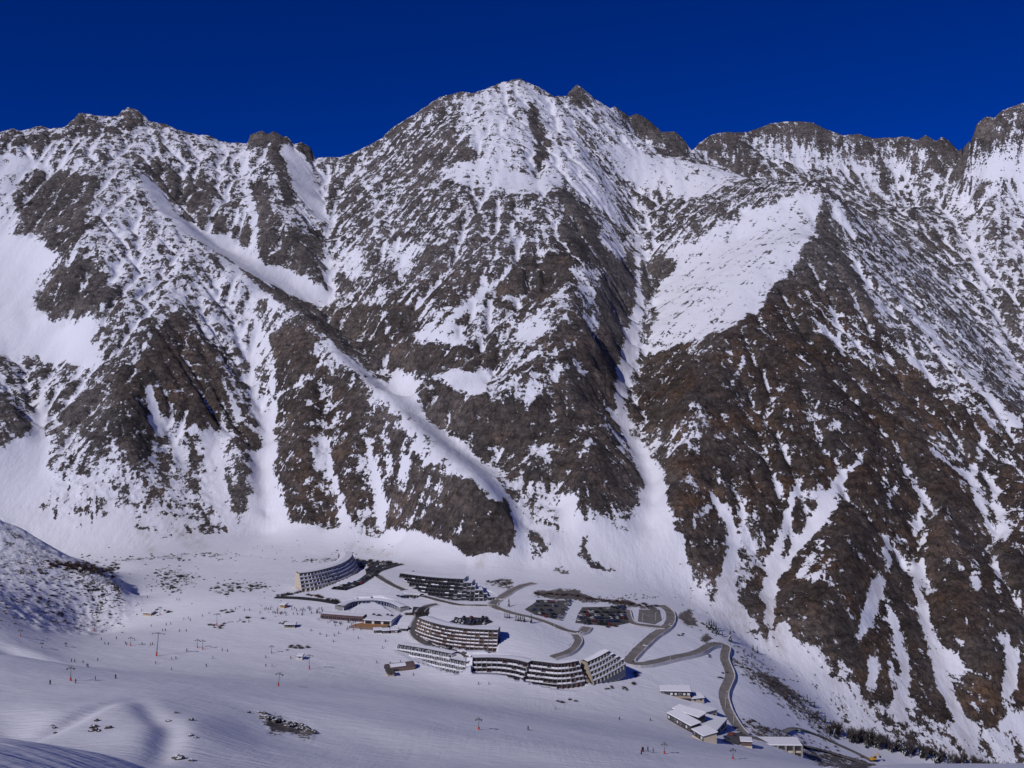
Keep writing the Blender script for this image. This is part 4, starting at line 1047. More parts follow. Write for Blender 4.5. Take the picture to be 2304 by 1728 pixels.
# ------------------------------------------------------------------ terraced apartment blocks
def win_mesh(w, h, d=0.14):
    mb = MB(); mb.box((0, 0, h / 2), (w, d, h), 'glass'); return mb.mesh('window')
def terrace_block(name, label, key, storeys, h, s, bay, zone, rows=None, parapet=(('snow', 1.0),), win=(0.64, 1.75), skirt=6.0, divider='white', roof_edge='dark', div_d=0.75, sink=0.0, fascia='white', ledge='snow'):
    line, depth = BLOCKS[key]
    pts = resample(soften([PL(*q) for q in line], 2), bay); n = len(pts) - 1
    nr = []
    for i in range(n + 1):
        t = pts[min(i + 1, n)] - pts[max(i - 1, 0)]; t.z = 0; t.normalize(); nr.append(Vector((-t.y, t.x, 0)))
    root = thing(name, label, 'building', pts[n // 2])
    off = -pts[n // 2]
    def Q(k, i, e, dz):                    # point on storey k at bay line i, e metres behind its wall, dz above its floor
        p = pts[i] + nr[i] * (s * k + e)
        return Vector((p.x, p.y, pts[i].z + k * h + dz)) + off
    rr = lambda k: rows(k, n) if rows else (0, n)
    for k in range(storeys):
        a, b = rr(k); sk = -skirt if k == 0 else 0.0
        mb = MB()
        for i in range(a, b):
            mb.poly([Q(k, i, 0, sk), Q(k, i + 1, 0, sk), Q(k, i + 1, 0, h), Q(k, i, 0, h)], zone(k, (i + 0.5) / n))
        for i, sg in ((a, 1), (b, -1)):
            g = [Q(k, i, depth - s * k, sk), Q(k, i, 0, sk), Q(k, i, 0, h), Q(k, i, depth - s * k, h)]
            mb.poly(g if sg > 0 else g[::-1], zone(k, -0.01 if sg > 0 else 1.01))
        mb.build('storey_wall', root)
        dv = MB(); tb = MB(); pb = MB()
        for i in range(a, b):
            w = zone(k, (i + 0.5) / n)
            nn = (nr[i] + nr[i + 1]).normalized(); L_ = (Q(k, i + 1, 0, 0) - Q(k, i, 0, 0)).length
            key_ = (round(win[0] * L_ * random.uniform(0.82, 1.06), 1), round(win[1] * random.choice((1, 1, 1, 0.82)), 1))
            if key_ not in WINS: WINS[key_] = win_mesh(*key_)
            inst(WINS[key_], 'window', root, (Q(k, i, 0, 0.35) + Q(k, i + 1, 0, 0.35)) / 2 - nn * 0.03, math.atan2(-nn.x, nn.y))
            if div_d:
                dv.box(Q(k, i, -s * div_d / 2, 1.2), (0.28, s * div_d + 0.1, 2.35), divider if w not in ('brown', 'mauve') else w, math.atan2(-nr[i].x, nr[i].y))
            if k > 0:
                e = -s - 0.45
                tb.poly([Q(k, i, e, 0.3), Q(k, i + 1, e, 0.3), Q(k, i + 1, 0, 0.34), Q(k, i, 0, 0.34)], ledge)
                tb.poly([Q(k, i, e, -0.15), Q(k, i + 1, e, -0.15), Q(k, i + 1, e, 0.3), Q(k, i, e, 0.3)], fascia)
                r_ = random.random(); mt = None
                for nm, pr in parapet:
                    if r_ < pr: mt = nm; break
                    r_ -= pr
                if mt:
                    hh = 0.95 + random.uniform(-0.1, 0.25)
                    c = [Q(k, i, e + 0.03, 0.28), Q(k, i + 1, e + 0.03, 0.28), Q(k, i + 1, e + 0.35, 0.28), Q(k, i, e + 0.35, 0.28)]
                    c = [c[0].lerp(c[1], 0.06), c[0].lerp(c[1], 0.94), c[3].lerp(c[2], 0.94), c[3].lerp(c[2], 0.06)]
                    pb.hexa(c + [q + UP * (hh - 0.28) for q in c], mt)
        if dv.f: dv.build('balcony_dividers', root, stuff=True)
        if tb.f: tb.build('terrace', root)
        if pb.f: pb.build('balcony_parapets', root, stuff=True)
    K = storeys - 1; rb = MB(); bb = MB()
    for k in range(storeys):
        a_, b_ = rr(k); nx_ = rr(k + 1) if k < K else (b_, b_)
        for i in range(a_, b_):
            if k < K and nx_[0] <= i < nx_[1]: continue
            D_ = depth - s * k
            rb.poly([Q(k, i, -0.6, h + 0.55), Q(k, i + 1, -0.6, h + 0.55), Q(k, i + 1, D_ / 2, h + 0.9), Q(k, i, D_ / 2, h + 0.9)], 'snow')
            rb.poly([Q(k, i, D_ / 2, h + 0.9), Q(k, i + 1, D_ / 2, h + 0.9), Q(k, i + 1, D_, h + 0.3 - sink), Q(k, i, D_, h + 0.3 - sink)], 'snow')
            rb.poly([Q(k, i, -0.6, h - 0.1), Q(k, i + 1, -0.6, h - 0.1), Q(k, i + 1, -0.6, h + 0.55), Q(k, i, -0.6, h + 0.55)], roof_edge)
            bb.poly([Q(k, i + 1, D_, -skirt - k * h), Q(k, i, D_, -skirt - k * h), Q(k, i, D_, h + 0.3 - sink), Q(k, i + 1, D_, h + 0.3 - sink)], 'mauve')
    rb.build('roof', root); bb.build('back_wall', root)
    return root
WINS = {}
def zA(k, t):
    if t < 0: return 'cream'
    if t < 0.30: return 'grey' if k else 'cream'
    return 'white' if k >= 2 else ('grey' if k == 1 else 'tan')
terrace_block('apartment_block', 'crescent apartment block with cream end wall beside the upper car park', 'A', 5, 2.9, 1.5, 4.0, zA, rows=lambda k, n: (0, n - k // 2), sink=0.8, parapet=(('snow', .8), ('grey', .15)), fascia='white', win=(0.52, 1.7))
def zB(k, t): return 'dark' if t < 0.62 else 'white'
terrace_block('apartment_block', 'large dark fronted crescent apartment block with a broad snow covered roof', 'B', 6, 2.7, 2.0, 3.7, zB, rows=lambda k, n: (int(round(n * 0.5 * (1 - k / 5) ** 1.2)), n - int(round(k * 1.6))), divider='dark', sink=1.2, parapet=(('dark', .55), ('snow', .30), ('brown', .06)), win=(0.75, 1.9), fascia='dark')
def zC(k, t):
    if t < 0.30: return 'cream' if k > 1 else 'brown'
    if t > 1: return 'navy'  # right end wall: its dark blue shade is put into the wall colour
    return 'dark' if t < 0.60 else 'brown'
terrace_block('apartment_block', 'round fronted block with reddish brown right half and a courtyard behind its roof', 'C', 6, 2.35, 0.7, 3.3, zC, rows=lambda k, n: ((3, n), (1, n))[k] if k < 2 else (0, n), divider='brown', parapet=(('snow', .72), ('brown', .26)), div_d=1.6, sink=0.4, fascia='brown', win=(0.6, 1.7))
terrace_block('apartment_block', 'stepped white terrace block left of the snowy ramp', 'D', 4, 2.75, 2.2, 3.1, lambda k, t: 'white', rows=lambda k, n: ((int(n * 0.74), n), (int(n * 0.40), n), (int(n * 0.22), n), (0, int(n * 0.76)))[k], sink=0.5, win=(0.66, 2.0), parapet=(('snow', .9),))
terrace_block('apartment_block', 'brown faced terrace block right of the snowy ramp', 'E', 4, 2.75, 2.2, 3.3, lambda k, t: 'mauve' if k != 2 else 'grey', divider='mauve', sink=0.5, parapet=(('snow', .85), ('mauve', .1)), win=(0.7, 2.0))
terrace_block('apartment_block', 'middle terrace block with five long snowy balcony rows', 'F', 5, 2.75, 2.2, 3.2, lambda k, t: 'mauve' if k % 2 == 0 else 'grey', rows=lambda k, n: (0 if k else int(n * .55), n), divider='mauve', sink=0.5, parapet=(('snow', .85), ('mauve', .1)), win=(0.7, 2.0))
terrace_block('apartment_block', 'end terrace block with white bays right of the diagonal stairway', 'G', 5, 2.7, 1.9, 3.0, lambda k, t: 'tan' if t < 0 else 'grey', rows=lambda k, n: (0, n - max(0, k - 1)), sink=0.5, win=(0.74, 2.0), divider='grey')
# ------------------------------------------------------------------ shops and low buildings in the centre of the resort
terrace_block('shopping_arcade', 'low curved arcade with blue shopfronts around the plaza', 'H', 1, 3.4, 1.0, 3.4, lambda k, t: 'navy' if 0.12 < t < 0.9 else 'grey', win=(0.5, 1.6), div_d=0.5, roof_edge='white', divider='white')
terrace_block('shop_row', 'small curved shop row with snowy roof below the dark crescent block', 'I', 1, 2.8, 1.0, 3.2, lambda k, t: 'dark', win=(0.6, 1.6), div_d=0.5, roof_edge='white', divider='grey')
terrace_block('ski_school', 'long low dark walled building facing the crowded snow front', 'J', 1, 3.4, 1.0, 3.6, lambda k, t: 'mauve', win=(0.55, 1.7), div_d=0.6, roof_edge='mauve', divider='white')

def house(name, label, A_, B_, depth, h, wall='cream', roof='snow', edge='dark', tilt=1.2, nwin=0, win_wh=(1.4, 1.3), win_z=1.2, win_mat='glass', over=0.7, cat='building', group=None, y0=560, base='cream', side=None, panes=True, zp=None):
    a = at(A_[0], A_[1], y0) if zp is None else PL(A_[0], A_[1], zp); b = at(*B_[:2], y0) if zp is None else PL(*B_[:2], zp)
    deep = -3 if zp is None else -14
    z = 0.55 * max(a.z, b.z) + 0.45 * min(a.z, b.z); t = b - a; t.z = 0; L_ = t.length; t.normalize(); n = Vector((-t.y, t.x, 0))
    rz = math.atan2(t.y, t.x)
    root = thing(name, label, cat, Vector((a.x, a.y, z)), rz, group)
    w = MB()
    h2 = h + tilt                          # back is higher by tilt
    w.poly([(0, 0, deep), (L_, 0, deep), (L_, 0, h), (0, 0, h)], wall)
    w.poly([(L_, 0, deep), (L_, depth, deep), (L_, depth, h2), (L_, 0, h)], side or wall)
    w.poly([(0, depth, deep), (0, 0, deep), (0, 0, h), (0, depth, h2)], side or wall)
    w.poly([(L_, depth, deep), (0, depth, deep), (0, depth, h2), (L_, depth, h2)], side or wall)
    w.build('wall', root)
    pl = MB(); pl.box((L_ / 2, -0.1, -0.2), (L_ + 0.1, 0.3, 1.3), base); pl.build('plinth', root)
    r = MB(); o = over; sl = tilt / depth
    def rp(x, y, e): return (x, y, h + y * sl + e)
    r.hexa([rp(-o, -o, 0.02), rp(L_ + o, -o, 0.02), rp(L_ + o, depth + o, 0.02), rp(-o, depth + o, 0.02), rp(-o, -o, 0.28), rp(L_ + o, -o, 0.28), rp(L_ + o, depth + o, 0.28), rp(-o, depth + o, 0.28)], edge)
    ro = r.build('roof', root)
    s_ = MB(); q = o - 0.12
    s_.hexa([rp(-q, -q, 0.284), rp(L_ + q, -q, 0.284), rp(L_ + q, depth + q, 0.284), rp(-q, depth + q, 0.284), rp(-q + .2, -q + .2, 0.7), rp(L_ + q - .2, -q + .2, 0.7), rp(L_ + q - .2, depth + q - .2, 0.7), rp(-q + .2, depth + q - .2, 0.7)], roof)
    so = s_.build('roof_snow', ro)
    for i in range(nwin):
        x_ = L_ * (i + 0.5) / nwin
        fr = MB(); fr.box((0, 0, 0), (win_wh[0] + 0.3, 0.16, win_wh[1] + 0.3), 'white' if i % 2 == 0 else 'grey')
        f = fr.build('window', root, (x_, -0.06, win_z + win_wh[1] / 2))
        if panes:
            g = MB(); g.box((0, -0.07, 0), (win_wh[0], 0.1, win_wh[1]), win_mat if random.random() < .7 else 'white'); g.build('pane', f)
    return root
house('lodge', 'long narrow lodge with a row of white shutters above the lower road', (1487, 1559), (1554, 1578), 8, 3.6, 'dark', nwin=7, base='tan')
house('lodge_annexe', 'short cream annexe at the right end of the upper lodge', (1556, 1578), (1584, 1583), 7, 2.6, 'cream', nwin=2)
house('sports_hall', 'square hall with dark side wall and wide snowy roof beside the lower road', (1587, 1616), (1613, 1617), 19, 4.6, 'cream', side='dark', tilt=-0.8, nwin=2)
house('lodge', 'rear long lodge with plain snowy roof behind the lower lodge', (1514, 1606), (1572, 1637), 6, 4.6, 'dark', nwin=0)
house('lodge', 'lower long lodge with dark panelled front and small white windows', (1502, 1618), (1555, 1648), 6.5, 3.8, 'dark', nwin=8, base='mauve')
house('canteen', 'broad snowy roofed canteen with dark front wall near the red car', (1606, 1655), (1635, 1642), 15, 3.6, 'dark', nwin=3, side='cream')
house('chalet', 'small corner chalet with cream panels in front of the canteen', (1558, 1657), (1583, 1668), 9, 3.4, 'dark', nwin=3, base='cream', side='cream')
house('restaurant', 'low restaurant with wide snowy roof and three big dark windows', (819, 1405), (880, 1410), 22, 3.6, 'white', tilt=0.4, nwin=3, win_wh=(5.2, 2.0), base='grey')
for i, (px, py, w_, lab) in enumerate([(842, 1426, 17, 'leftmost snow capped market stall below the wooden deck'), (861, 1427, 15, 'second market stall from the left below the wooden deck'), (880, 1426, 15, 'third market stall with brown boards below the wooden deck'), (899, 1422, 17, 'rightmost dark market stall beside the bend in the road')]):
    house('market_stall', lab, (px, py), (px + w_, py - 1), 4.5, 2.4, ('dark', 'dark', 'brown', 'dark')[i], nwin=2, win_wh=(1.2, 0.9), cat='stall', group='market stalls', tilt=0.5, base='white')
house('ticket_hut', 'little orange walled ticket hut by the lift queue', (630, 1368), (640, 1369), 4, 2.4, 'deck', nwin=1, tilt=0.8, cat='hut')
house('hut', 'cream hut at the foot of the bushy hill', (322, 1386), (340, 1386), 5, 2.2, 'tan', nwin=1, tilt=0.8, cat='hut')
house('lift_cabin', 'small grey lift cabin among skiers left of the arcade', (640, 1413), (664, 1413), 5, 2.4, 'dark', nwin=3, tilt=0.4, cat='hut')
house('kiosk', 'olive kiosk in front of the barrel roofed lift station', (873, 1522), (887, 1522), 4, 2.3, 'tan', roof='rock', nwin=1, tilt=0.6, cat='hut')
house('lift_hut', 'white lift hut on the piste left of the ski school', (668, 1484), (680, 1485), 3.5, 2.2, 'white', nwin=1, tilt=0.5, cat='hut')
house('snow_shed', 'flat snowy roofed garage with concrete piers by the bottom road', (1712, 1690), (1803, 1691), 13, 3.8, 'dark', nwin=0, tilt=0.3, edge='grey', cat='garage', zp=-36)
_sh = bpy.data.objects['snow_shed']
_L = (PL(1803, 1691, -36) - PL(1712, 1690, -36)).length
for i in range(6):
    p_ = MB(); p_.box((0, 0, 0.4), (1.1, 1.4, 7.2), 'grey'); p_.build('pier', _sh, (_L * (i + 0.02) / 5.04 + 0.3, -0.7, 0))
house('bus_shelter', 'dark open fronted shelter beside the turning area', (1668, 1677), (1692, 1684), 6, 3.0, 'mauve', nwin=0, tilt=0.3, edge='dark', cat='shelter')
# roof lights on the restaurant
_r = bpy.data.objects['restaurant']
for i, (x_, y_, s_) in enumerate([(3, 14, 1.8), (8, 12, 3.2), (14, 15, 1.6), (18, 13, 2.0)]):
    m_ = MB(); h_ = 3.6 + 0.4 * y_ / 22 + 0.6
    m_.poly([(-s_, 0, 0), (s_, 0, 0), (0, 0, 1.9)], 'glass'); m_.poly([(s_, 0, 0), (s_ * .6, 2.4, 0), (0, 0, 1.9)], 'snow'); m_.poly([(-s_ * .6, 2.4, 0), (-s_, 0, 0), (0, 0, 1.9)], 'snow'); m_.poly([(s_ * .6, 2.4, 0), (-s_ * .6, 2.4, 0), (0, 0, 1.9)], 'snow')
    m_.build('roof_light', _r, (x_, y_, h_))
# wooden sun deck
dk = [at(p[0], p[1], 500) for p in [(788, 1413), (800, 1406), (817, 1402), (874, 1408), (873, 1416), (843, 1418)]]
zd = max(p.z for p in dk) + 0.5
root = thing('sun_deck', 'orange larch sun deck in front of the restaurant', 'deck', dk[0])
mb = MB(); mb.poly([(p.x - dk[0].x, p.y - dk[0].y, zd - dk[0].z) for p in dk][::-1], 'deck')
if (dk[2] - dk[0]).cross(dk[5] - dk[0]).z < 0: mb.f = [tuple(reversed(f)) for f in mb.f]
for i in range(6):
    a, b = dk[i] - dk[0], dk[(i + 1) % 6] - dk[0]
    mb.poly([(a.x, a.y, -2), (b.x, b.y, -2), (b.x, b.y, zd - dk[0].z), (a.x, a.y, zd - dk[0].z)], 'brown')
mb.build('deck_boards', root)
mb = MB()
for i in (0, 5, 4):
    a, b = dk[i] - dk[0], dk[(i - 1) % 6 if i else 5] - dk[0]
    for t in (0.05, 0.35, 0.65, 0.95):
        q = a.lerp(b, t); mb.box((q.x, q.y, zd - dk[0].z + 0.5), (0.15, 0.15, 1.0), 'brown')
mb.build('railing_posts', root, stuff=True)
# barrel roofed lift station
a, b = at(872, 1512, 500), at(934, 1506, 500)
t = b - a; t.z = 0; Ls = t.length; rz = math.atan2(t.y, t.x)
root = thing('lift_station', 'brown lift station with rounded barrel roof at the edge of the piste', 'lift station', Vector((a.x, a.y, min(a.z, b.z))), rz)
mb = MB(); n_ = 9; W_ = 7.5
prof = [(W_ / 2 - W_ / 2 * math.cos(math.pi * i / n_), 2.2 + 2.6 * math.sin(math.pi * i / n_)) for i in range(n_ + 1)]
for i in range(n_):
    (y1, z1), (y2, z2) = prof[i], prof[i + 1]
    mb.poly([(0, y1, z1), (Ls, y1, z1), (Ls, y2, z2), (0, y2, z2)], 'mauve')
mb.build('barrel_roof', root, smooth_=True)
mb = MB()
for i in range(1, 4):
    (y1, z1), (y2, z2) = prof[i], prof[i + 1]
    mb.poly([(2.2, y1 - .08, z1 + .12), (Ls * 0.68, y1 - .08, z1 + .12), (Ls * 0.68, y2 - .05, z2 + .16), (2.2, y2 - .05, z2 + .16)], 'snow')
mb.build('roof_snow', root)
mb = MB(); mb.poly([(0, 0, -2), (Ls, 0, -2), (Ls, 0, 2.25), (0, 0, 2.25)], 'brown')
for x_ in (0, Ls): mb.poly([(x_, 0, -2), (x_, W_, -2)] + [(x_, y_, z_) for y_, z_ in prof[::-1]], 'dark')
mb.poly([(Ls, W_, -2), (0, W_, -2), (0, W_, 2.2), (Ls, W_, 2.2)], 'brown'); mb.build('wall', root)
mb = MB(); mb.box((Ls * 0.3, -0.05, 1.0), (4, 0.2, 1.4), 'glass'); mb.build('window', root)
# snowy ramp and diagonal stairway between the terrace blocks
def ramp_strip(name, label, top, bot, w, mat, wallmat):
    a, b = PL(*top), PL(*bot); t = b - a; hd = Vector((t.x, t.y, 0)).normalized(); n = Vector((-hd.y, hd.x, 0))
    root = thing(name, label, 'stairway', b)
    mb = MB(); sd_ = MB(); st = 14
    for i in range(st):
        p, q = a.lerp(b, i / st) - b, a.lerp(b, (i + 1) / st) - b
        mb.hexa([p - n * w / 2 - UP * 7, q - n * w / 2 - UP * 7, q + n * w / 2 - UP * 7, p + n * w / 2 - UP * 7, p - n * w / 2, q - n * w / 2 + UP * .08, q + n * w / 2 + UP * .08, p + n * w / 2], mat)
    mb.build('steps', root)
    for sg in (-1, 1):
        p, q = a - b + n * (sg * (w / 2 + .25)), n * (sg * (w / 2 + .25))
        sd_.hexa([p - n * .2 - UP * 7, q - n * .2 - UP * 7, q + n * .2 - UP * 7, p + n * .2 - UP * 7, p - n * .2 + UP * .7, q - n * .2 + UP * .7, q + n * .2 + UP * .7, p + n * .2 + UP * .7], wallmat)
    sd_.build('side_wall', root)
ramp_strip('stairway', 'wide snow covered ramp between the white and brown terrace blocks', (1056, 1479, 12.2), (1053, 1527, 0.8), 4.2, 'snow', 'grey')
ramp_strip('stairway', 'cream diagonal stairway between the last two terrace blocks', (1294, 1487, 9.5), (1327, 1542, -3.2), 3.0, 'tan', 'dark')

# ------------------------------------------------------------------ cars
def car_mesh(paint, van=False):
    mb = MB(); L_, W_ = 4.2, 1.75
    hh = 1.9 if van else 0.85
    mb.hexa([(-L_/2, -W_/2, .3), (L_/2, -W_/2, .3), (L_/2, W_/2, .3), (-L_/2, W_/2, .3), (-L_/2 + .05, -W_/2 + .06, .82), (L_/2 - .1, -W_/2 + .06, .78), (L_/2 - .1, W_/2 - .06, .78), (-L_/2 + .05, W_/2 - .06, .82)], paint)
    x0, x1 = (-2.0, 1.3) if van else (-1.75, 0.95)
    mb.hexa([(x0, -.8, .81), (x1, -.8, .79), (x1, .8, .79), (x0, .8, .81), (x0 + .25, -.66, 1.36 + (.5 if van else 0)), (x1 - .75, -.66, 1.4 + (.5 if van else 0)), (x1 - .75, .66, 1.4 + (.5 if van else 0)), (x0 + .25, .66, 1.36 + (.5 if van else 0))], 'car_glass')
    mb.hexa([(x0 + .22, -.67, 1.34 + (.5 if van else 0)), (x1 - .7, -.67, 1.38 + (.5 if van else 0)), (x1 - .7, .67, 1.38 + (.5 if van else 0)), (x0 + .22, .67, 1.34 + (.5 if van else 0)), (x0 + .4, -.6, 1.47 + (.5 if van else 0)), (x1 - .9, -.6, 1.49 + (.5 if van else 0)), (x1 - .9, .6, 1.49 + (.5 if van else 0)), (x0 + .4, .6, 1.47 + (.5 if van else 0))], paint)
    for sx in (-1.3, 1.3):
        for sy in (-.8, .8): mb.tube((sx, sy - .1, .32), (sx, sy + .1, .32), .32, .32, 'black', 8)
    return mb.mesh('car')
CARS = {c: car_mesh(c) for c in ('c_silver', 'c_white', 'c_black', 'c_blue', 'c_red', 'c_grey')}
CN = dict(c_silver='silver', c_white='white', c_black='black', c_blue='dark blue', c_red='red', c_grey='grey')
CW = ['c_black'] * 5 + ['c_blue'] * 3 + ['c_grey'] * 4 + ['c_silver'] * 2 + ['c_white'] * 2 + ['c_red']
def car_row(a, b, where, group, spacing=2.7, fill_=0.88, ang=None, lift=0.34, y0=420):
    p, q = at(*a, y0), at(*b, y0); t = q - p; L_ = Vector((t.x, t.y, 0)).length; n = max(1, int(L_ / spacing)); rz = math.atan2(t.y, t.x) + math.pi / 2
    for i in range(n + 1):
        if random.random() > fill_: continue
        c = p.lerp(q, i / max(1, n)); c = Vector((c.x + random.uniform(-.2, .2), c.y + random.uniform(-.4, .4), 0)); c.z = ground(c.x, c.y) + lift
        k = random.choice(CW)
        o = inst(CARS[k], 'car', None, c, (rz if ang is None else ang) + random.uniform(-.06, .06) + random.choice((0, math.pi)))
        tag(o, f'{CN[k]} car parked {where}', 'car', group)
for a, b in [((1210, 1355), (1252, 1356)), ((1206, 1364), (1250, 1365)), ((1196, 1374), (1247, 1375)), ((1206, 1382), (1248, 1383)), ((1225, 1388), (1250, 1390))]:
    car_row(a, b, 'in rows in the small left car park', 'cars in the left car park')
car_row((1281, 1353), (1258, 1395), 'in the line along the lane beside the left car park', 'cars along the car park lane', 3.6, .8)
for a, b, f_ in [((1372, 1368), (1404, 1367), .8), ((1318, 1372), (1400, 1371), .35), ((1312, 1379), (1402, 1378), .9), ((1306, 1386), (1404, 1386), .9), ((1304, 1392), (1408, 1393), .95), ((1302, 1398), (1400, 1400), .95), ((1312, 1404), (1384, 1406), .8)]:
    car_row(a, b, 'in the packed rows of the big middle car park', 'cars in the middle car park', 2.7, f_)
for a, b in [((792, 1266), (880, 1271)), ((800, 1274), (866, 1279)), ((828, 1284), (855, 1288)), ((812, 1308), (840, 1293)), ((760, 1322), (806, 1310)), ((776, 1326), (812, 1314)), ((752, 1325), (770, 1327)), ((822, 1302), (846, 1296))]:
    car_row(a, b, 'in the dark car park between the two crescent blocks', 'cars in the upper car park', 2.9, .75)
for a, b in [((1020, 1400), (1100, 1400)), ((1026, 1393), (1094, 1392)), ((1034, 1404), (1090, 1405))]:
    car_row(a, b, 'in the round courtyard behind the round fronted block', 'cars in the courtyard', 2.8, .75)
for px, py, k, lab in [(1645, 1655, 'c_red', 'red car parked at the roadside by the canteen'), (1633, 1663, 'c_blue', 'dark blue car parked below the red car by the canteen'), (1660, 1648, 'c_silver', 'silver car turning at the bottom road junction'), (1636, 1563, 'c_white', 'white car driving down the bend beside the lodges'), (1452, 1455, 'c_white', 'white car on the straight climbing from the hairpin'), (1509, 1409, 'c_white', 'white car at the top bend by the gravel car park'), (1795, 1647, 'c_silver', 'silver car on the small loop road at lower right'), (1310, 1426, 'c_white', 'white car at the junction below the middle car park'), (1012, 1462, 'c_black', 'black car on the road in front of the round fronted block'), (965, 1449, 'c_grey', 'grey car on the road at the left foot of the round block'), (1096, 1468, 'c_silver', 'silver car parked above the ramp'), (946, 1380, 'c_black', 'black car waiting in the dark junction yard')]:
    p = at(px, py, 480); p.z += 0.45
    tag(inst(CARS[k], 'car', None, p, random.uniform(0, 6.28)), lab, 'car')
plate('car_park', [(1010, 1400), (1030, 1391), (1062, 1389), (1096, 1392), (1110, 1400), (1090, 1406), (1060, 1408), (1030, 1406)], 'asphalt_dark', 0.3)

# ------------------------------------------------------------------ lift pylons and street lamps
def pylon(label, px, py, hpx, double=True, y0=300, pad='red', group='ski lift pylons', lean=0.0, arm=None):
    p = at(px, py, y0); h = hpx * p.y / FPX
    root = thing('lift_pylon', label, 'pylon', p, 0, group)
    root.rotation_euler = (0, R(lean), R(random.uniform(-8, 8)))
    mb = MB(); mb.tube((0, 0, -1), (0, 0, h), 0.34 if h > 10 else 0.2, 0.22 if h > 10 else 0.13, 'steel', 8); mb.build('mast', root, smooth_=True)
    mb = MB(); mb.tube((0, 0, 0.0), (0, 0, min(2.4, h * .24)), 0.55 if h > 10 else 0.4, 0.55 if h > 10 else 0.4, pad, 8); mb.build('crash_pad', root)
    w = arm or (h * 0.26 if double else h * .16)
    mb = MB(); mb.box((0, 0, h - .15), (2 * w, .3, .3), 'steel'); mb.box((0, 0, h + .5), (2 * w * .55, .2, .2), 'steel'); mb.build('cross_arm', root)
    for sg in (-1, 1):
        s_ = MB(); s_.box((sg * w, 0, h - .45), (.25, 2.6 if h > 10 else 1.6, .35), 'steel')
        for k in (-1, 0, 1): s_.tube((sg * w - .12, k * (.9 if h > 10 else .6), h - .35), (sg * w + .12, k * (.9 if h > 10 else .6), h - .35), .26, .26, 'black', 8)
        s_.build('sheave_assembly', root)
    mb = MB(); mb.box((0, 0, h + .1), (.5, .9, .12), 'steel'); mb.tube((.2, 0, h), (.2, 0, h + 1.4), .05, .05, 'steel', 5); mb.build('work_platform', root)
    return root
pylon('tall chairlift pylon with wide T head in the middle of the piste', 352, 1476, 51, lean=5)
pylon('cross shaped drag lift pylon on the lower left piste', 159, 1532, 29)
pylon('slim leaning pylon on the smooth slope left of the lift station', 626, 1544, 28, lean=7)
pylon('pylon with red base left of the lift station', 696, 1506, 31)
pylon('pylon on the near slope below the terrace blocks', 1077, 1642, 24)
pylon('lone pylon on the near slope below the lodges', 1495, 1696, 22)
pylon('pylon on the near slope below the bus shelter', 1649, 1708, 21)
pylon('small pylon at the far left edge of the piste', 46, 1432, 14, pad='red')
pylon('short lift post with red pad on the left piste', 148, 1455, 8)
pylon('pylon among the skiers in the middle of the left piste', 294, 1453, 18)
pylon('thin pylon standing behind the tall chairlift pylon', 444, 1458, 18)
pylon('thin twin post right of the pair behind the chairlift pylon', 456, 1461, 19)
pylon('thin pylon beside a low mast near the ticket hut', 611, 1470, 16)
pylon('pylon near the bushes in the snow garden', 488, 1408, 26)
pylon('short pylon at the bottom of the bushy hill', 212, 1420, 14)
pylon('pylon beside the cream hut', 360, 1384, 17)
pylon('pylon at the left end of the drag lift track', 94, 1458, 11)
for i, (px, py, lab) in enumerate([(1632, 1592, 'road bend beside the hall'), (1651, 1628, 'roadside below the hall'), (1446, 1400, 'car park entrance'), (1475, 1397, 'gravel car park edge'), (1247, 1416, 'road below the left car park'), (1620, 1497, 'bend above the lodges'), (1508, 1490, 'straight beyond the hairpin'), (1128, 1396, 'road behind the round fronted block')]):
    p = at(px, py, 480)
    root = thing('street_lamp', f'slim pale street lamp at the {lab}', 'street lamp', p, 0, 'street lamps')
    mb = MB(); mb.tube((0, 0, -.5), (0, 0, 7), .12, .08, 'white', 6); mb.build('post', root)
    mb = MB(); mb.box((.6, 0, 7), (1.3, .12, .1), 'white'); mb.build('arm', root)
    mb = MB(); mb.box((1.2, 0, 6.93), (.6, .25, .14), 'white'); mb.build('lamp_head', root)

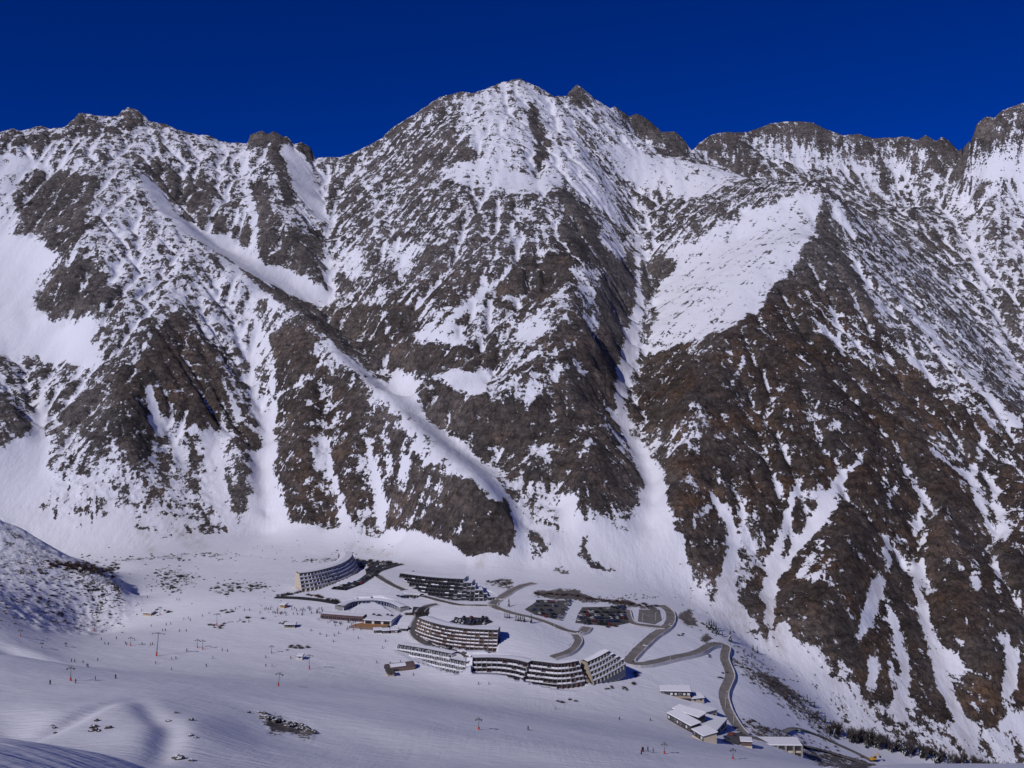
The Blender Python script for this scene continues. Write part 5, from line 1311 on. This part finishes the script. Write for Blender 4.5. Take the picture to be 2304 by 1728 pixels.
# ------------------------------------------------------------------ skiers
def person_mesh(cloth):
    j = {'pel': (0, 0, .92, .15, .11), 'sp': (0, -.04, 1.15, .15, .11), 'ch': (0, -.08, 1.36, .17, .12), 'nk': (0, -.08, 1.52, .06, .06), 'hd': (0, -.09, 1.66, .11, .12), 'top': (0, -.09, 1.76, .07, .08),
         'lh': (-.11, 0, .86, .1, .1), 'lk': (-.13, -.08, .48, .075, .075), 'la': (-.13, .02, .1, .06, .07), 'lf': (-.13, -.14, .05, .05, .05), 'rh': (.11, 0, .86, .1, .1), 'rk': (.13, -.08, .48, .075, .075), 'ra': (.13, .02, .1, .06, .07), 'rf': (.13, -.14, .05, .05, .05),
         'ls': (-.21, -.07, 1.4, .07, .07), 'le': (-.3, .0, 1.14, .055, .055), 'lw': (-.3, -.2, 1.0, .045, .045), 'lm': (-.3, -.27, .98, .05, .05), 'rs': (.21, -.07, 1.4, .07, .07), 're': (.3, .0, 1.14, .055, .055), 'rw': (.3, -.2, 1.0, .045, .045), 'rm': (.3, -.27, .98, .05, .05)}
    ed = [('pel', 'sp'), ('sp', 'ch'), ('ch', 'nk'), ('nk', 'hd'), ('hd', 'top'), ('pel', 'lh'), ('lh', 'lk'), ('lk', 'la'), ('la', 'lf'), ('pel', 'rh'), ('rh', 'rk'), ('rk', 'ra'), ('ra', 'rf'), ('ch', 'ls'), ('ls', 'le'), ('le', 'lw'), ('lw', 'lm'), ('ch', 'rs'), ('rs', 're'), ('re', 'rw'), ('rw', 'rm')]
    ks = list(j); me = bpy.data.meshes.new('person'); me.from_pydata([j[k][:3] for k in ks], [(ks.index(a), ks.index(b)) for a, b in ed], [])
    o = bpy.data.objects.new('person_tmp', me); COL.objects.link(o)
    o.modifiers.new('skin', 'SKIN')
    for i, k in enumerate(ks):
        o.data.skin_vertices[0].data[i].radius = j[k][3:5]
    o.data.skin_vertices[0].data[0].use_root = True
    dg = bpy.context.evaluated_depsgraph_get()
    out = bpy.data.meshes.new_from_object(o.evaluated_get(dg))
    bpy.data.objects.remove(o)
    out.name = 'person'; out.materials.clear(); out.materials.append(M[cloth]); out.materials.append(M['s_black']); out.materials.append(M['tan'])
    for p in out.polygons:
        z = p.center.z
        p.material_index = 1 if z < 0.85 else (2 if 1.56 < z < 1.68 and p.center.y < -.12 else 0)
        p.use_smooth = True
    return out
PEOPLE = {c: person_mesh(c) for c in ('s_black', 's_red', 's_blue', 's_purple', 's_teal')}
PN = dict(s_black='black', s_red='red', s_blue='blue', s_purple='purple', s_teal='dark teal')
mb = MB()
for sx in (-.13, .13): mb.box((sx, -.15, .02), (.09, 1.7, .03), 's_black'); mb.box((sx, -1.05, .07), (.08, .16, .03), 's_black')
for sx in (-.3, .3): mb.tube((sx, -.27, 1.0), (sx * 1.25, .15, .03), .012, .012, 'steel', 4)
SKIS = mb.mesh('skis')
def skier(px, py, where, group, y0=300, sc=1.08):
    p = at(px, py, y0); k = random.choice(['s_black'] * 4 + ['s_red', 's_blue', 's_purple', 's_teal'])
    o = inst(PEOPLE[k], 'person', None, p + UP * .03, random.uniform(0, 6.28), (sc, sc, sc))
    tag(o, f'skier in {PN[k]} jacket {where}', 'person', group)
    inst(SKIS, 'skis', o)
for i in range(52):
    skier(random.uniform(585, 728), random.gauss(1376, 4), 'standing in the long lift queue near the ticket hut', 'skiers in the lift queue')
for i in range(26):
    skier(random.uniform(735, 830), random.gauss(1401, 4), 'gathered in front of the long low building', 'skiers on the snow front')
for i in range(14):
    skier(random.uniform(780, 840), random.gauss(1414, 2), 'sitting out by the wooden deck edge', 'people by the deck')
for px, py in [(161, 1489), (168, 1490), (187, 1492), (196, 1501), (199, 1502), (220, 1487), (113, 1540), (170, 1537), (215, 1531), (260, 1527), (350, 1494), (386, 1484), (396, 1483), (386, 1508), (464, 1500), (479, 1482), (303, 1441), (420, 1465), (262, 1438), (228, 1440), (236, 1450), (244, 1451), (282, 1449), (285, 1452), (320, 1451), (338, 1452), (343, 1451), (374, 1407), (384, 1405), (404, 1421), (419, 1421), (500, 1465), (512, 1466), (598, 1480), (598, 1500), (612, 1500), (654, 1482), (272, 1405), (340, 1410), (366, 1420), (372, 1420), (540, 1396), (560, 1400), (530, 1371), (550, 1374), (562, 1374), (424, 1392), (413, 1394), (428, 1397), (455, 1387), (470, 1381), (398, 1350), (404, 1351), (340, 1330), (332, 1345), (310, 1360), (330, 1322), (352, 1310), (318, 1375), (700, 1420), (720, 1428), (735, 1432), (752, 1431), (762, 1426), (806, 1437), (750, 1445), (867, 1444), (860, 1459), (848, 1492), (878, 1494), (901, 1491), (930, 1520), (1190, 1540), (1100, 1540), (992, 1510), (1005, 1513), (1077, 1540), (1250, 1596), (1188, 1643), (1445, 1690), (1448, 1692), (1458, 1690), (1470, 1694), (1443, 1697), (1394, 1620), (1463, 1622)]:
    skier(px, py, 'scattered across the open piste', 'skiers on the piste')

# ------------------------------------------------------------------ trees, shrubs, boulders
def conifer_parts(seed, h=9.0):
    rs = random.Random(seed)
    tr = MB(); tr.tube((0, 0, -.6), (0, 0, h * .9), h * .022, h * .006, 'bark', 6)
    cr = MB(); tiers = 11
    for i in range(tiers):
        z = h * (.1 + .85 * i / tiers); r = h * .2 * (1 - i / tiers) ** .85 + .12; n = 9
        for k in range(n):
            a = 2 * math.pi * (k + rs.random() * .8) / n; rr = r * rs.uniform(.65, 1.2); w = .32
            tip = (math.cos(a) * rr, math.sin(a) * rr, z - rr * .45 * rs.uniform(.6, 1.2))
            l = (math.cos(a - w) * rr * .55, math.sin(a - w) * rr * .55, z - rr * .1); q = (math.cos(a + w) * rr * .55, math.sin(a + w) * rr * .55, z - rr * .1)
            mat = 'snow' if rs.random() < .13 else 'needle'
            cr.poly([(0, 0, z + h * .06), l, tip], mat); cr.poly([(0, 0, z + h * .06), tip, q], mat)
    return tr.mesh('trunk'), cr.mesh('crown')
def bare_parts(seed, h=6.0, mat='twig'):
    rs = random.Random(seed); tr = MB(); cr = MB()
    tr.tube((0, 0, -.5), (rs.uniform(-.3, .3), 0, h * .45), h * .025, h * .014, 'bark', 6)
    for b in range(8):
        a = rs.uniform(0, 6.28); z0 = h * rs.uniform(.2, .48); e = Vector((math.cos(a) * h * .24, math.sin(a) * h * .24, h * rs.uniform(.55, .95)))
        s_ = Vector((0, 0, z0)); tr.tube(s_, e, h * .012, h * .004, 'bark', 4)
        for k in range(26):
            t = rs.uniform(.25, 1); p = s_.lerp(e, t); d = Vector((rs.gauss(0, .55), rs.gauss(0, .55), rs.uniform(.1, 1))).normalized() * h * rs.uniform(.1, .24)
            w = Vector((rs.gauss(0, 1), rs.gauss(0, 1), 0)).normalized() * h * .012
            cr.poly([p - w, p + w, p + d], mat)
    return tr.mesh('trunk'), cr.mesh('crown')
def bush_mesh(seed, mat='twig', n=95):
    rs = random.Random(seed); mb = MB()
    for k in range(n):
        b = Vector((rs.gauss(0, .38), rs.gauss(0, .38), -.1)); a = rs.uniform(0, 6.28)
        d = Vector((math.cos(a) * rs.uniform(.1, .9), math.sin(a) * rs.uniform(.1, .9), rs.uniform(.5, 1.25)))
        w = Vector((-math.sin(a + rs.uniform(-1, 1)), math.cos(a + rs.uniform(-1, 1)), 0)) * rs.uniform(.035, .09)
        mb.poly([b - w, b + w, b + d * .7 + w * .7, b + d], mat)
        c = b + d * .5; e = Vector((rs.gauss(0, .4), rs.gauss(0, .4), rs.uniform(.1, .5)))
        mb.poly([c - w * .6, c + w * .6, c + e], mat)
    return mb.mesh('shrub')
def boulder_mesh(seed):
    rs = random.Random(seed); bm = bmesh.new(); bmesh.ops.create_icosphere(bm, subdivisions=2, radius=1)
    ax = [Vector((rs.gauss(0, 1), rs.gauss(0, 1), rs.gauss(0, 1))).normalized() for _ in range(7)]; ds = [rs.uniform(.55, .95) for _ in ax]
    for v in bm.verts:
        for a, d in zip(ax, ds):
            q = v.co.dot(a)
            if q > d: v.co -= a * (q - d)
        v.co *= rs.uniform(.93, 1.05); v.co.z *= .75
    me = bpy.data.meshes.new('boulder'); bm.to_mesh(me); bm.free()
    me.materials.append(M['rock']); me.materials.append(M['snow'])
    for p in me.polygons: p.material_index = 1 if p.normal.z > .82 and rs.random() < .6 else 0
    return me
CON = [conifer_parts(s) for s in range(4)]; BARE = [bare_parts(s + 20) for s in range(4)] + [bare_parts(31, mat='twig_red')]
BUSH = [bush_mesh(s) for s in range(4)]; BUSHR = [bush_mesh(s + 9, 'twig_red') for s in range(2)]; BOULD = [boulder_mesh(s) for s in range(4)]
def tree(px, py, kind, label, group, h=9.0, y0=420):
    p = at(px, py, y0)
    v = random.choice(CON if kind == 'conifer' else BARE); b = 9.0 if kind == 'conifer' else 6.0; s_ = h / b
    o = thing('conifer_tree' if kind == 'conifer' else 'bare_tree', label, 'tree', p, random.uniform(0, 6.28), group); o.scale = (s_ * random.uniform(.9, 1.15),) * 2 + (s_,)
    inst(v[0], 'trunk', o); inst(v[1], 'crown', o)
for px, py, h in [(1590, 1412, 7), (1596, 1417, 9), (1601, 1414, 9), (1606, 1420, 10), (1611, 1419, 8), (1603, 1424, 7), (1617, 1428, 7), (1626, 1432, 6), (1595, 1407, 6), (1612, 1427, 6)]:
    tree(px, py, 'conifer', 'dark conifer in the clump above the top road bend', 'conifers above the bend', h)
for px, py, h, lab in [(1136, 1390, 5, 'short conifer at the left of the trio behind the round block'), (1141, 1391, 5, 'middle short conifer of the trio behind the round block'), (1146, 1391, 5, 'right short conifer of the trio behind the round block'), (1195, 1402, 8, 'lone conifer standing right of the roadside conifers'), (1145, 1365, 8, 'lone conifer on the slope right of the dark crescent block'), (1643, 1444, 11, 'slender conifer right behind the top road bend')]:
    tree(px, py, 'conifer', lab, 'conifers around the village', h)
for px, py in [(1161, 1397), (1166, 1397), (1171, 1398), (1176, 1399), (1180, 1399)]:
    tree(px, py, 'conifer', 'short conifer in the roadside row below the left car park', 'roadside conifers', 6)
for px, py in [(1808, 1576), (1816, 1580), (1824, 1588), (1832, 1592), (1840, 1604), (1848, 1612), (1796, 1566), (1856, 1626), (1704, 1470), (1694, 1464), (1866, 1640)]:
    tree(px, py, 'conifer', 'small conifer on the rocky bank above the gorge', 'conifers on the rocky bank', random.uniform(5, 8))
for i in range(190):
    t = random.random() ** 1.1; px = 1866 + 390 * t; py = 1652 + 98 * t + random.gauss(0, 4)
    kd = 'conifer' if random.random() < .35 else 'bare'; up_ = ' upstream end of the' if t < .33 else (' middle of the' if t < .66 else ' far right end of the')
    tree(px, py, kd, ('dark conifer' if kd == 'conifer' else 'leafless tree') + ' in the' + up_ + ' dense belt along the gorge', ('conifers' if kd == 'conifer' else 'leafless trees') + ' along the gorge', random.uniform(7, 12.5), y0=560)
for i in range(34):
    t = random.random(); px = 1655 + 220 * t; py = 1470 + 185 * t ** 1.1 + random.uniform(-14, 16)
    tree(px, py, 'bare', 'small leafless tree on the rocky bank below the road', 'leafless trees on the bank', random.uniform(3, 6), y0=520)
def bush(px, py, s_, label, group, red=False, y0=420):
    p = at(px, py, y0); o = inst(random.choice(BUSHR if red else BUSH), 'shrub', None, p, random.uniform(0, 6.28), (s_ * random.uniform(1, 1.5), s_ * random.uniform(1, 1.5), s_ * random.uniform(.8, 1.2)))
    tag(o, label, 'shrub', group)
for i in range(48):
    t = random.random(); bush(105 + 150 * t, 1262 + 22 * t + abs(random.gauss(0, 8)), random.uniform(1.2, 2.4), 'russet shrub on the shaded crest of the left hill', 'shrubs on the hill crest', random.random() < .7)
for i in range(56):
    bush(random.uniform(-30, 265), random.gauss(1350, 32), random.uniform(.7, 1.6), 'low leafless shrub on the slope of the left hill', 'shrubs on the hill slope', random.random() < .3)
for i in range(28):
    px, py = random.choice([(362, 1292), (378, 1300), (400, 1305), (372, 1316), (392, 1320), (438, 1300)]); bush(px + random.gauss(0, 9), py + random.gauss(0, 6), random.uniform(.9, 2.0), 'leafless shrub on the mound left of the crescent block', 'shrubs on the near mound')
for i in range(20):
    px, py = random.choice([(500, 1322), (528, 1316), (545, 1318), (512, 1330), (590, 1318), (560, 1322)]); bush(px + random.gauss(0, 9), py + random.gauss(0, 4), random.uniform(.9, 1.9), 'leafless shrub on the bank below the crescent block', 'shrubs on the far bank')
for px, py, n_, lab in [(495, 1410, 8, 'scrub clump beside the pylon in the snow garden'), (512, 1374, 5, 'scrub clump left of the lift queue'), (664, 1456, 8, 'dark scrub clump on the piste below the lift cabin'), (372, 1378, 5, 'scrub clump beside the cream hut'), (640, 1404, 4, 'scrub clump beside the lift cabin'), (1125, 1312, 10, 'scrub patch right of the dark crescent block'), (563, 1394, 4, 'small isolated scrub clump on the piste'), (705, 1262, 5, 'scrub on the bank behind the crescent block'), (420, 1262, 5, 'scrub along the track at the foot of the mountain')]:
    for i in range(n_):
        bush(px + random.gauss(0, 11), py + random.gauss(0, 3), random.uniform(.7, 1.6), 'shrub in the ' + lab, lab, random.random() < .4)
for px, py in [(1435, 1518), (1425, 1536), (1363, 1550), (1378, 1548), (1402, 1551), (1408, 1549), (1262, 1580), (1288, 1577), (1582, 1402), (1537, 1425), (1530, 1430), (1600, 1476), (1625, 1515), (1618, 1524)]:
    for i in range(2): bush(px + random.gauss(0, 4), py + random.gauss(0, 2), random.uniform(.8, 1.5), 'bare shrub on the open slope below the terrace blocks and road', 'shrubs on the lower slope')
for i in range(14):
    t = random.random(); bush(1650 + 230 * t, 1478 + 185 * t + random.gauss(0, 14), random.uniform(.8, 1.7), 'bare shrub on the rocky bank above the gorge', 'shrubs on the rocky bank', random.random() < .4, 520)
for i in range(14):
    t = random.random(); bush(1680 + 170 * t, 1628 + 65 * t + random.gauss(0, 7), random.uniform(.7, 1.4), 'bare shrub beside the bottom road', 'shrubs beside the bottom road', random.random() < .5, 560)
# planted hedges round the car park
for (a, b, lab) in [((782, 1258), (905, 1269), 'hedge shrub along the top edge of the upper car park'), ((620, 1342), (684, 1332), 'hedge shrub along the upper side of the dark access road'), ((684, 1336), (764, 1355), 'hedge shrub along the right side of the dark access road'), ((1204, 1336), (1300, 1340), 'scrub on the brown bank above the left car park'), ((1310, 1345), (1480, 1366), 'scrub on the brown bank above the middle car park'), ((905, 1384), (960, 1381), 'planted shrub beside the dark junction yard'), ((1360, 1410), (1386, 1409), 'shrub at the front edge of the middle car park')]:
    n_ = int(math.hypot(b[0] - a[0], b[1] - a[1]) / 10.0)
    for i in range(n_):
        t = (i + random.random()) / n_; bush(a[0] + (b[0] - a[0]) * t, a[1] + (b[1] - a[1]) * t + random.gauss(0, 1), random.uniform(1.4, 2.4), lab, lab, random.random() < .5)
# heather and dwarf scrub too fine to count: one mass
_v, _f, _m = [], [], []
_src = []
for me_ in BUSH + BUSHR:
    vs = np.empty(len(me_.vertices) * 3, np.float32); me_.vertices.foreach_get('co', vs)
    _src.append((vs.reshape(-1, 3), [tuple(p.vertices) for p in me_.polygons], 1 if me_ in BUSHR else 0))
def scrub_at(px, py, s_, y0):
    p = at(px, py, y0); vs, fs, m_ = random.choice(_src); b = len(_v); a = random.uniform(0, 6.28); c, q = math.cos(a) * s_ * 1.3, math.sin(a) * s_ * 1.3
    fs = fs[::2]
    _v.extend((p.x + v[0] * c - v[1] * q, p.y + v[0] * q + v[1] * c, p.z + v[2] * s_) for v in vs)
    _f.extend(tuple(b + i for i in f) for f in fs); _m.extend([m_] * len(fs))
for i in range(330): scrub_at(random.uniform(-40, 280), random.gauss(1345, 36), random.uniform(.4, 1.0), 500)
for i in range(60): scrub_at(160 + random.random() * 110, 1268 + random.gauss(8, 7), random.uniform(.8, 1.8), 600)
for i in range(110):
    t = random.random(); scrub_at(1650 + 235 * t, 1474 + 190 * t + random.gauss(0, 16), random.uniform(.5, 1.2), 520)
for i in range(80):
    t = random.random(); scrub_at(1670 + 300 * t, 1622 + 105 * t + random.gauss(0, 8), random.uniform(.5, 1.1), 560)
for i in range(90): scrub_at(random.gauss(385, 28), random.gauss(1304, 14), random.uniform(.4, 1.0), 600)
for i in range(80): scrub_at(random.gauss(540, 34), random.gauss(1321, 7), random.uniform(.4, 1.0), 600)
for i in range(60): scrub_at(random.uniform(1205, 1480), 1334 + random.uniform(0, 10) + 12 * random.random(), random.uniform(.4, .9), 600)
me_ = bpy.data.meshes.new('scrub'); me_.from_pydata(_v, [], _f); me_.materials.append(M['twig']); me_.materials.append(M['twig_red']); me_.polygons.foreach_set('material_index', _m); me_.update()
o = bpy.data.objects.new('scrub', me_); COL.objects.link(o); o['kind'] = 'stuff'; tag(o, 'low leafless scrub spread over the banks and the left hill', 'scrub')
def boulder(px, py, s_, label, group, y0=90):
    p = at(px, py, y0); o = inst(random.choice(BOULD), 'boulder', None, p + UP * s_ * .15, random.uniform(0, 6.28), (s_ * random.uniform(.8, 1.6), s_, s_ * random.uniform(.6, 1.1)))
    tag(o, label, 'boulder', group)
for px, py, s_ in [(218, 1622, .9), (212, 1636, 1.0), (214, 1644, 1.2), (205, 1638, .7), (204, 1646, 1.0), (222, 1646, .8), (244, 1639, 1.0), (122, 1638, .7), (123, 1650, .7), (118, 1633, .5), (378, 1623, .9), (382, 1622, .7), (396, 1604, .9), (430, 1621, 1.0), (428, 1655, .8), (440, 1660, .6), (560, 1604, .8), (396, 1705, 1.2), (405, 1708, 1.3), (430, 1712, .9)]:
    boulder(px, py, s_, 'dark boulder poking out of the bright near snow', 'boulders in the near snow')
for i in range(60):
    t = random.random(); boulder(1500 + 350 * t + random.gauss(0, 25), 1330 + 250 * t + random.gauss(0, 25), random.uniform(.4, 1.0), 'small boulder on the avalanche fan', 'boulders on the avalanche fan', 700)
for i in range(45):
    boulder(random.uniform(560, 900), random.uniform(1215, 1262), random.uniform(.4, 1.0), 'small boulder on the apron behind the crescent blocks', 'boulders behind the blocks', 900)
for i in range(40):
    boulder(random.uniform(180, 560), random.uniform(1246, 1262), random.uniform(.6, 1.5), 'boulder along the moraine at the foot of the mountain', 'moraine boulders', 900)
for i in range(45):
    boulder(random.uniform(295, 640), random.uniform(1280, 1400), random.uniform(.3, .7), 'small stone scattered over the upper piste', 'stones on the upper piste', 700)
for i in range(45):
    t = i / 45; boulder(582 + 130 * t, 1608 + 42 * t + random.gauss(0, 3.5), random.uniform(.5, 1.3), 'rock in the dark outcrop strip on the near slope', 'rocks of the near outcrop')

# ------------------------------------------------------------------ excavator on the works site
p = at(1965, 1712, 560)
root = thing('excavator', 'yellow excavator on the works site at the bottom right', 'excavator', p + UP * .1, R(20))
mb = MB()
for sy in (-1.3, 1.3):
    mb.box((0, sy, .5), (4.4, .7, .9), 'black')
mb.build('tracks', root)
mb = MB(); mb.hexa([(-2.2, -1.4, 1.1), (1.8, -1.4, 1.1), (1.8, 1.4, 1.1), (-2.2, 1.4, 1.1), (-2.0, -1.3, 2.5), (1.6, -1.3, 2.3), (1.6, 1.3, 2.3), (-2.0, 1.3, 2.5)], 'yellow'); mb.build('body', root)
mb = MB(); mb.box((1.0, -.7, 2.9), (1.6, 1.2, 1.3), 'glass'); mb.box((1.0, -.7, 3.6), (1.7, 1.3, .15), 'yellow'); mb.build('cab', root)
mb = MB(); mb.tube((1.6, .5, 2.2), (4.2, .5, 5.0), .35, .3, 'yellow', 6); mb.tube((4.2, .5, 5.0), (6.6, .5, 2.6), .3, .2, 'yellow', 6); mb.build('boom', root)
mb = MB(); mb.hexa([(6.1, -.1, 1.4), (7.2, -.1, 1.2), (7.2, 1.1, 1.2), (6.1, 1.1, 1.4), (6.3, -.1, 2.6), (6.9, -.1, 2.6), (6.9, 1.1, 2.6), (6.3, 1.1, 2.6)], 'black'); mb.build('bucket', root)
